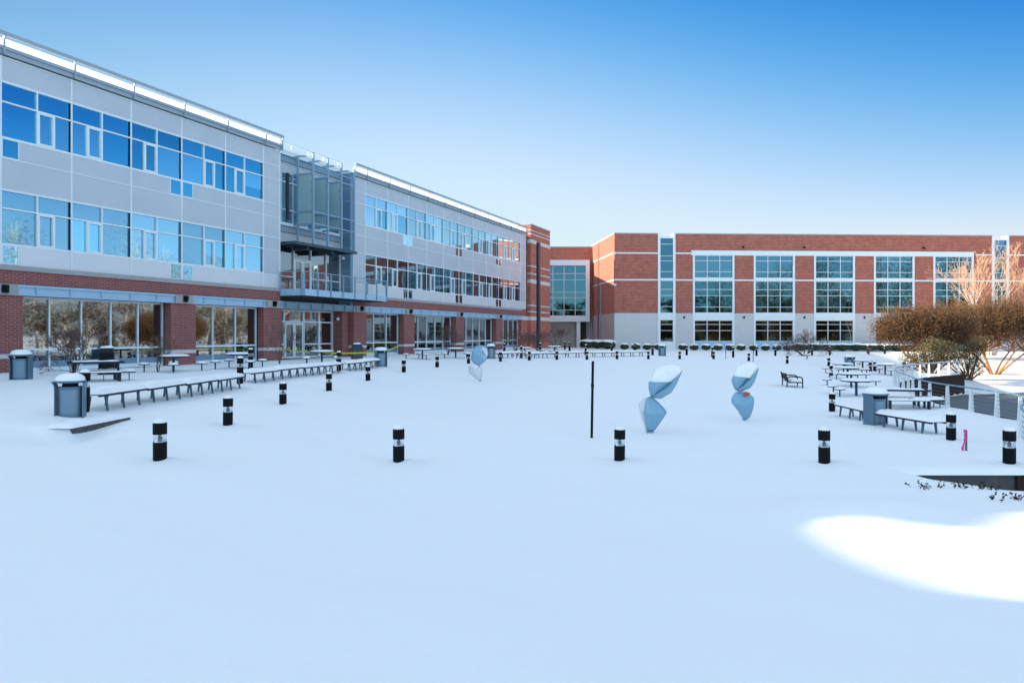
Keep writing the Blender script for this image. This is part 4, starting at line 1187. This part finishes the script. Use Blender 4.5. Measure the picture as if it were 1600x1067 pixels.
        polysurf([Q(752,549.5,-.245), Q(755,546,-.24), Q(757,551,-.24), Q(755,556,-.245)], Q(754.5,551,-.25), 'shadow_fold', M['steel'], root)
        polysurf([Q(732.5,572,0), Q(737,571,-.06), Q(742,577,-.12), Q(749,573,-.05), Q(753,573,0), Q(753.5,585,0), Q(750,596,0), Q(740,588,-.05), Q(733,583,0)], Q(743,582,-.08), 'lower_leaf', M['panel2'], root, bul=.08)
        m = MB(); m.lathe([(.03, -.25), (.04, .1)], 8); m.build('foot', M['steel'], root).location = Q(750, 595)
        m = MB(); m.tube(Q(748,573), Q(749,569), .03, n=6, cap=True); m.build('joint', M['steel'], root)
sculpture(1015, 676, 'folded pale blue metal sculpture heaped with snow, right of the thin black pole', 0)
sculpture(1163, 657, 'pale blue folded metal sculpture with a small orange leaf in its middle', 1)
sculpture(750, 596, 'rounded disc shaped pale blue metal sculpture far off before the wing', 2)

# ------------------------------------------------------------------ stone edges
def curb_left():
    a = Vector((-7.83, 12.75, 0)); b = Vector((-7.72, 14.5, 0))
    m = MB(); d = (b-a); L = d.length; d.normalize(); nn = Vector((-d.y, d.x, 0))
    P = lambda s, o, z: tuple(a+d*s+nn*o+Vector((0, 0, z)))
    n = 4
    for k in range(n):
        s0, s1 = L*k/n+.006, L*(k+1)/n-.006; zt = -.07
        vs = [P(s0,0,-.5),P(s1,0,-.5),P(s1,.35,-.5),P(s0,.35,-.5),P(s0,0,zt),P(s1,0,zt),P(s1,.35,zt),P(s0,.35,zt)]
        m.add(vs, [(0,3,2,1),(4,5,6,7),(0,1,5,4),(1,2,6,5),(2,3,7,6),(3,0,4,7)])
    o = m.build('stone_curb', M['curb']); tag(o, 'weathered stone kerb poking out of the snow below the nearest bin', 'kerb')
    s = slab(L+.1, .5, .09, 6, .012, z0=-.075); s2 = MB()
    c = (a+b)/2+nn*.23
    ang = math.atan2(d.y, d.x); R3 = Matrix.Rotation(ang, 3, 'Z')
    s2.add([R3 @ Vector(v)+c for v in s.v], s.f, True)
    o2 = s2.build('snow_cover', M['snow'], o)
curb_left()
def wall_right():
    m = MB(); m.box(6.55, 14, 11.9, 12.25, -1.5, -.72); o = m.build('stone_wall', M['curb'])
    tag(o, 'low dark stone garden wall capped with snow at the right edge', 'wall')
    m = MB(); m.box(8.35, 8.75, 11.84, 11.899, -1.4, -.74); m.build('pilaster', M['wall_dk'], o)
    s = slab(7.8, .6, .09, 8, .01, z0=-.725); s2 = MB(); s2.add([(a+10.2, b+12.12, c) for a, b, c in s.v], s.f, True); s2.build('snow_cover', M['snow'], o)
wall_right()

# ------------------------------------------------------------------ plants
def branches(segs, p, d, L, r, depth, spread=.55, nb=3, up=.15, rnd=random, shrink=.68, minr=.004, sub=3):
    p = Vector(p); d = Vector(d).normalized(); pts = [p]
    for i in range(sub):
        d = (d+Vector((rnd.gauss(0, .12), rnd.gauss(0, .12), rnd.gauss(0, .08)+up*.25))).normalized()
        q = p+d*(L/sub); r1 = max(minr, r*(1-.12)); segs.append((p.copy(), q.copy(), r, r1, depth)); p, r = q, r1
        pts.append(q)
    if depth <= 0: return
    for k in range(nb):
        a = d.orthogonal().normalized(); a.rotate(Matrix.Rotation(rnd.uniform(0, 6.28), 3, d))
        nd = (d*(1-spread*.5)+a*spread*rnd.uniform(.6, 1.3)+Vector((0, 0, up))).normalized()
        src = p if k < 2 else pts[rnd.randint(1, len(pts)-1)]
        branches(segs, src, nd, L*shrink*rnd.uniform(.8, 1.15), max(minr, r*.66), depth-1, spread, nb, up, rnd, shrink, minr, sub)
def tree_obj(name, loc, label, cat, segs, trunk_depth, mt, mtw, group=None, n=5):
    root = empty(name, loc); tag(root, label, cat, group)
    m = MB(); t = MB()
    for a, b, r0, r1, dp in segs:
        if dp >= trunk_depth: m.tube(a, b, r0, r1, n)
        else: t.tube(a, b, r0, r1, 3)
    m.build('trunk', M[mt], root); return root, t
def bare_tree(px, py, H, label, seed, stems=3, spread=.55, depth=5, mt='bark', mtw='twig_gr', r=.05, name='bare_tree', cat='tree', lean=.5, pos=None, minr=.006, nb=3, up=.12):
    rnd = random.Random(seed); loc = G(px, py) if pos is None else pos; segs = []
    for k in range(stems):
        t = 6.28*k/stems+rnd.uniform(-.3, .3); d = Vector((math.cos(t)*lean, math.sin(t)*lean, 1))
        branches(segs, (0, 0, -.1), d, H*.33, r, depth, spread, nb, up, rnd, .72, minr)
    root, t = tree_obj(name, loc, label, cat, segs, depth-1, mt, mtw)
    t.build('crown', M[mtw], root)
    return root, segs
bare_tree(1256, 556, 3.1, 'small bare tree with snow dusted twigs before the third tall window bay', 3, 6, .6, 5, 'bark', 'twig_gr', .075, lean=1.25, minr=.009, up=.05)
bare_tree(1357, 554, 1.0, 'small leafless bush where the shade meets the sunlit snow', 5, 5, .5, 3, 'bark', 'twig_gr', .03, 'bare_bush', 'bush', lean=.5)
bare_tree(117, 586, 1.9, 'thin bare shrub before the left ground floor window', 8, 5, .5, 5, 'bark', 'twig_gr', .022, lean=.35)
bare_tree(247, 581, 1.7, 'thin bare sapling at the right end of the left ground floor window', 9, 3, .45, 4, 'bark', 'twig_gr', .018, lean=.3)
bare_tree(437, 569, 2.3, 'thin bare sapling in front of the corner brick pillar', 10, 3, .4, 4, 'bark', 'twig_gr', .02, lean=.25)
bare_tree(700, 555, 2.3, 'thin bare tree before the far wing ground floor, left of the disc sculpture', 12, 4, .5, 5, 'bark', 'twig_gr', .03, lean=.35)
bare_tree(806, 551, 2.4, 'bare tree in front of the last window of the far wing', 13, 5, .55, 5, 'bark', 'twig_gr', .035, lean=.5)
bare_tree(840, 549, 2.3, 'bare tree directly at the foot of the brick tower', 14, 5, .55, 5, 'bark', 'twig_gr', .035, lean=.5)
bare_tree(868, 546, 2.7, 'bare tree against the pinkish wall under the big square window', 15, 4, .55, 5, 'bark', 'twig_gr', .035, lean=.5)

def quads_cloud(m, rnd, c, rad, n, s0, s1, shell=.35, flat=1.0):
    cx, cy, cz = c; rx, ry, rz = rad
    for _ in range(n):
        v = Vector((rnd.gauss(0, 1), rnd.gauss(0, 1), rnd.gauss(0, 1))).normalized()
        t = (shell+(1-shell)*rnd.random())**.6
        p = Vector((cx+v.x*rx*t, cy+v.y*ry*t, cz+v.z*rz*t))
        a = Vector((rnd.gauss(0, 1), rnd.gauss(0, 1), rnd.gauss(0, 1))).normalized(); b = a.orthogonal().normalized()*rnd.uniform(s0, s1)*.5; a = a*rnd.uniform(s0, s1)
        m.add([p-a*.5, p+b*.5, p+a*.5, p-b*.5], [(0, 1, 2, 3)])

# sunlit crape myrtles with dried seed heads at right
def myrtle(px, py, crown, label, seed, stems=6, n_tw=900, mtc='twig_or', trunk='bark_or', pos=None, hgt=None):
    """crown = (width, depth, bottom, top) in metres around the base"""
    rnd = random.Random(seed); loc = G(px, py) if pos is None else pos; root = empty('crape_myrtle', loc); tag(root, label, 'tree')
    wd, dp, zb, zt, offx = crown; tr = MB(); tw = MB(); sd = MB(); ends = []
    for k in range(stems):
        t = 6.28*k/stems+rnd.uniform(-.2, .2); segs = []
        p = Vector((math.cos(t)*.15, math.sin(t)*.15, -.15)); q = Vector((math.cos(t)*wd*.20+offx*.3, math.sin(t)*dp*.20, zb+.3))
        mid = p.lerp(q, .5)+Vector((rnd.gauss(0, .1), rnd.gauss(0, .1), .1)); tr.tube(p, mid, .085, .07, 7); tr.tube(mid, q, .07, .055, 7)
        ends.append(q)
    for q in ends:
        for _ in range(7):
            t = rnd.uniform(0, 6.28); rr = rnd.random()**.5
            e = Vector((offx+math.cos(t)*wd*.42*rr, math.sin(t)*dp*.42*rr, zb+(zt-zb)*rnd.uniform(.35, .75)))
            md = q.lerp(e, .5)+Vector((0, 0, -.15)); tr.tube(q, md, .035, .028, 5); tr.tube(md, e, .028, .016, 5)
    for _ in range(n_tw):
        t = rnd.uniform(0, 6.28); rr = rnd.random()**.5
        x = offx+math.cos(t)*wd*.5*rr; y = math.sin(t)*dp*.5*rr
        top = zb+(zt-zb)*(.55+.45*math.sqrt(max(0, 1-rr*rr)))*rnd.uniform(.86, 1.04)
        p = Vector((offx+math.cos(t)*wd*.34*rr+rnd.gauss(0, .15), math.sin(t)*dp*.34*rr+rnd.gauss(0, .15), zb+(top-zb)*rnd.uniform(.0, .6)))
        e = p+(Vector((x, y, top))-p)*rnd.uniform(.3, 1.0)
        for _k in range(2):
            e2 = e+Vector((rnd.gauss(0, .30), rnd.gauss(0, .30), rnd.gauss(0, .16))); tw.tube(p.lerp(e, .45+.2*_k), e2, .009, .005, 3)
            for _j in range(10):
                c = p.lerp(e2, rnd.uniform(.45, 1.08))+Vector((rnd.gauss(0, .17), rnd.gauss(0, .17), rnd.gauss(0, .13)))
                a = Vector((rnd.gauss(0, 1), rnd.gauss(0, 1), rnd.gauss(0, 1))).normalized(); b = a.orthogonal()*.5
                s = rnd.uniform(.04, .085); sd.add([c-a*s, c+b*s*.7, c+a*s, c-b*s*.7], [(0, 1, 2, 3)])
    o = tr.build('trunk', M[trunk], root); c = tw.build('crown', M[mtc], root); sd.build('seed_heads', M[mtc], c)
    return root
myrtle(1553, 585, (11.0, 6.5, 1.5, 6.6, 1.0), 'largest sunlit crape myrtle with orange bark and wide brown crown at far right', 21, 8, 1900)
myrtle(1448, 577, (7.8, 5.0, .9, 4.9, -.2), 'brown twiggy crape myrtle spreading left over the curved overlook', 22, 6, 1500)
myrtle(1500, 560, (11.0, 5.0, 1.0, 5.9, 0), 'brown crape myrtle filling the gap behind the other two', 23, 6, 1500)
def evergreen(px, py, blobs, label, seed, n=2600, mt='leaf'):
    rnd = random.Random(seed); root = empty('evergreen_shrub', G(px, py)); tag(root, label, 'shrub'); m = MB(); t = MB()
    for (x, y, z, rx, ry, rz) in blobs:
        quads_cloud(m, rnd, (x, y, z), (rx, ry, rz), int(n*rx*rz), .08, .17, .15)
        for k in range(5):
            t.tube((rnd.gauss(0, .1), rnd.gauss(0, .1), -.1), (x+rnd.gauss(0, rx*.4), y+rnd.gauss(0, ry*.4), z+rnd.gauss(0, rz*.3)), .045, .015, 5)
    t.build('trunk', M['bark'], root); m.build('foliage', M[mt], root)
evergreen(1453, 583, [(0,0,1.1,1.3,1.1,.9),(-1.1,0,.9,.8,.9,.6),(1.2,.2,1.2,1.1,1.1,.9),(.2,0,1.9,.7,.8,.5)], 'olive green leafy shrub behind the far railing, under the brown crowns', 31, 1500)
evergreen(1514, 594, [(0,0,2.0,1.15,1.0,1.2),(.5,0,1.0,.7,.7,.7),(-.6,0,2.7,1.1,1.0,.9),(.8,0,2.6,.8,.8,.8),(-1.9,.4,2.1,1.0,.8,1.0)], 'leafy olive shrub with visible stems below the right end of the railing', 32, 1500)

# tall pale birch behind
def birch():
    rnd = random.Random(41); loc = GZ(50.5, 76); root = empty('birch_tree', loc); tag(root, 'tall pale multi-stemmed birch glowing in the sun before the far brick building', 'tree')
    segs = []
    for (dx, dy, L) in ((-.55,0,4.2),(-.30,.1,4.6),(-.06,-.1,5.0),(.12,.1,4.9),(.38,0,4.4),(.05,.2,4.7),(.62,.1,3.9)):
        branches(segs, (dx*1.2, dy, .0), Vector((dx*.75, dy, 1)), L, .12, 5, .42, 3, .14, rnd, .64, .010)
    m = MB(); t = MB()
    for a, b, r0, r1, dp in segs:
        (m if dp >= 4 else t).tube(a, b, r0, r1, 5 if dp >= 4 else 3)
    m.build('trunk', M['birch'], root); t.build('crown', M['twig_b'], root)
M['twig_b'] = mat('pale_orange_twigs', (.48, .30, .20), .8, 0, .2, .2, 2)
birch()

# round boxwood shrubs and hedge along the far building
def make_box(rx, rz, seed, name='shrub'):
    rnd = random.Random(seed); root = empty(name); m = MB()
    quads_cloud(m, rnd, (0, 0, rz*.8), (rx, rx*.8, rz), 420, .05, .11, .55)
    m.lathe([(.02, 0), (rx*.8, rz*.4), (rx*.86, rz*.9), (rx*.6, rz*1.5), (.05, rz*1.7)], 12)
    m.build('foliage', M['box_leaf'], root)
    vs = MB(); n = 9; q = []
    for j in range(n):
        for i in range(14):
            t = 6.283*i/14; r = rx*.98*(j+1)/n*(1+.08*rnd.uniform(-1, 1)); q.append((r*math.cos(t), r*.8*math.sin(t), rz*1.1+rz*.78*math.sqrt(max(0, 1-(r/rx/1.08)**2))+rnd.uniform(-.015, .015)))
    fs = [(j*14+i, j*14+(i+1) % 14, (j+1)*14+(i+1) % 14, (j+1)*14+i) for j in range(n-1) for i in range(14)]
    vs.add(q, fs, True); vs.add(q[:14], [tuple(range(14))], True); vs.build('snow_cap', M['snow'], root)
    return root
sh = Proto(make_box(.62, .42, 51)); hg = Proto(make_box(1.35, .52, 52, 'hedge_plant'))
xs = [(968,'just right of the far corner'),(985,'second from the far corner'),(1002,'third from the far corner'),(1019,'left of the first slot window'),(1056,'right of the first slot window'),(1073,'left of the first tall bay'),(1091,'at the left side of the first tall bay'),
      (1109,'under the left third of the first tall bay'),(1127,'under the middle of the first tall bay'),(1144,'under the right side of the first tall bay'),(1163,'under the wall light between the first two bays'),(1181,'under the left edge of the second tall bay'),(1198,'under the left third of the second tall bay'),(1214,'under the middle of the second tall bay')]
def far_spot(px, off):
    r = (px-800)/F; v = (87*r-12.43)/(.99897-.04536*r); c = Vector((12.43, 87.0, 0))+Vector((math.cos(FA), math.sin(FA), 0))*v - Vector((-math.sin(FA), math.cos(FA), 0))*off
    return GZ(c.x, c.y)
for px, lb in xs: sh.place(far_spot(px, 3.0), random.uniform(0, 6), 'round clipped shrub with a snow cap, '+lb, 'shrub', 'round clipped shrubs along the far building')
hx = [(1235,'under the right part of the second bay'),(1258,'behind the small bare tree'),(1279,'at the left edge of the third bay'),(1299,'under the left of the third bay'),(1320,'under the right of the third bay'),(1341,'left of the fourth bay'),(1362,'at the left edge of the fourth bay'),(1384,'under the middle of the fourth bay'),(1405,'just left of the brown crowns')]
for px, lb in hx: hg.place(far_spot(px, 2.6), random.uniform(-.3, .3), 'wide snow-topped hedge plant '+lb, 'hedge', 'hedge along the far building')
for px, lb in ((918,'leftmost of three at the pinkish side wall'),(933,'middle of three at the pinkish side wall'),(949,'rightmost of three at the pinkish side wall')):
    Z = 88.5 if px < 940 else 85.0; o = hg.place(GZ((px-800)/F*Z, Z), 0, 'low dark evergreen mound dusted with snow, '+lb, 'shrub', 'evergreen mounds by the side wall'); o.scale = (.85, .9, 1.15)

# twiggy perennials in the snow in front of the stone wall
def twigs(px, py, label, seed, n=16, w=.7):
    rnd = random.Random(seed); loc = G(px, py); root = empty('twiggy_plant', loc); tag(root, label, 'plant'); m = MB(); l = MB()
    for k in range(n):
        x = rnd.uniform(-w, w); y = rnd.uniform(-.15, .15); z = float(ground(loc[0]+x, loc[1]+y)[0])-loc[2]; p = Vector((x, y, z-.02)); d = Vector((rnd.uniform(-.8, .8), rnd.uniform(-.3, .3), rnd.uniform(.35, .8))).normalized()*rnd.uniform(.06, .16)
        m.tube(p, p+d, .004, .002, 4)
        for j in range(4):
            c = p+d*rnd.uniform(.4, 1.05)+Vector((rnd.gauss(0, .012), 0, rnd.gauss(0, .012))); a = Vector((rnd.gauss(0, 1), rnd.gauss(0, .5), rnd.gauss(0, 1))).normalized()*rnd.uniform(.012, .028); b = Vector((-a.z, .3*a.x, a.x))*.5
            l.add([c-a, c+b, c+a, c-b], [(0, 1, 2, 3)])
    m.build('stem', M['bark'], root); l.build('leaves', M['wall_dk'], root)
twigs(1500, 762, 'dark dead twigs poking through the snow before the stone wall', 61, 34, .62)
twigs(1578, 782, 'small tuft of dead twigs at the right edge of the picture', 62, 16, .3)

# far twigs near the bin in the cluster
bare_tree(1343, 570, .45, 'tiny dark twigs sticking out of the snow right of the distant bin', 63, 6, .6, 2, 'bark', 'bark', .012, 'twiggy_plant', 'plant', lean=.9)
bare_tree(1359, 571.5, .40, 'tiny dark twigs sticking out of the snow behind the paired bollards', 64, 6, .6, 2, 'bark', 'bark', .012, 'twiggy_plant', 'plant', lean=.9)

# yellow caution tape
def tape():
    A = [G(437, 563), G(595, 573), G(627, 553)]
    hs = [.70, .74, .75]; m = MB(); P = []
    for i in range(2):
        a = Vector(A[i])+Vector((0, 0, hs[i])); b = Vector(A[i+1])+Vector((0, 0, hs[i+1]))
        for k in range(13):
            t = k/12; P.append(a.lerp(b, t)-Vector((0, .16, (.14 if i == 0 else .06)*4*t*(1-t))))
    vs = []
    for i, p in enumerate(P): tw = .04*math.sin(i*1.3); vs += [p+Vector((0, tw*.4, -.035)), p+Vector((0, -tw*.4, .035))]
    m.add(vs, [(2*i, 2*i+2, 2*i+3, 2*i+1) for i in range(len(P)-1)]); o = m.build('caution_tape', M['tape'], solid=.003)
    tag(o, 'yellow caution tape strung across the entrance from brick pillar to bin to pillar', 'tape')
tape()

# ------------------------------------------------------------------ woods beyond the frame (seen in the window reflections)
def woods(name, label, spots, mt, seed, leafn, s0, s1, trunk='bark', low=.05, hi=.9, lean=1.0):
    rnd = random.Random(seed); root = empty(name, (spots[0][0], spots[0][1], 0)); tag(root, label, 'woods', kind='stuff'); o0 = Vector(root.location); m = MB(); t = MB()
    for (x, y, h, r) in spots:
        p = Vector((x, y, 0))-o0; top = p+Vector((rnd.gauss(0, .6), rnd.gauss(0, .6), h*.92)); t.tube(p+Vector((0, 0, -1)), top, .22, .04, 5)
        for k in range(9):
            c = p+Vector((rnd.gauss(0, r*.5), rnd.gauss(0, r*.5), h*rnd.uniform(low, hi)))
            quads_cloud(m, rnd, c, (r*.75, r*.75, h*.13), leafn, s0, s1, .1)
        for k in range(26):
            a = p.lerp(top, rnd.uniform(.12, .9)); ln = h*.28*(1.15-a.z/h); d = Vector((rnd.gauss(0, 1), rnd.gauss(0, 1), 1.1)).normalized()
            b = a+d*ln; t.tube(a, b, .06, .015, 3)
            for q in range(3): t.tube(a.lerp(b, .5+q*.2), a.lerp(b, .5+q*.2)+Vector((rnd.gauss(0, .5), rnd.gauss(0, .5), rnd.uniform(.3, 1.1))), .025, .01, 3)
    m.build('foliage', M[mt], root); t.build('trunks', M[trunk], root)
rnd = random.Random(99)
M['twig_dim'] = mat('dim_brown_twigs', (.085, .055, .035), .9, 0, .1, .7, .5)
M['pale_br'] = mat('snowy_branches', (.50, .46, .42), .9, 0, .1, .4, 2)
woods('woods', 'dark evergreen woods behind the camera mirrored in the windows', [(-48+i*5.5+rnd.uniform(-2, 2), -46+rnd.uniform(-10, 6), rnd.uniform(12.5, 17), rnd.uniform(3.2, 4.6)) for i in range(34)], 'leaf_dk', 71, 120, .5, 1.1)
woods('woods', 'bare brown woods off to the right mirrored in the windows', [((lambda yy: (max(54, .78*yy+7)+rnd.uniform(0, 5), yy, rnd.uniform(5, 9), rnd.uniform(2.4, 3.4)))(-14+i*2.6)) for i in range(38)], 'twig_dim', 72, 190, .12, .40, 'pale_br')
woods('woods', 'tall bare woods farther off to the right mirrored in the windows', [((lambda yy: (max(62, .78*yy+14)+rnd.uniform(0, 12), yy, rnd.uniform(14, 20), rnd.uniform(3, 4.4)))(-14+i*2.2)) for i in range(45)], 'twig_dim', 73, 130, .10, .30, 'pale_br')

build_ground()
print('polys', sum(len(o.data.polygons) for o in D.objects if o.type == 'MESH'), 'objects', len(D.objects))
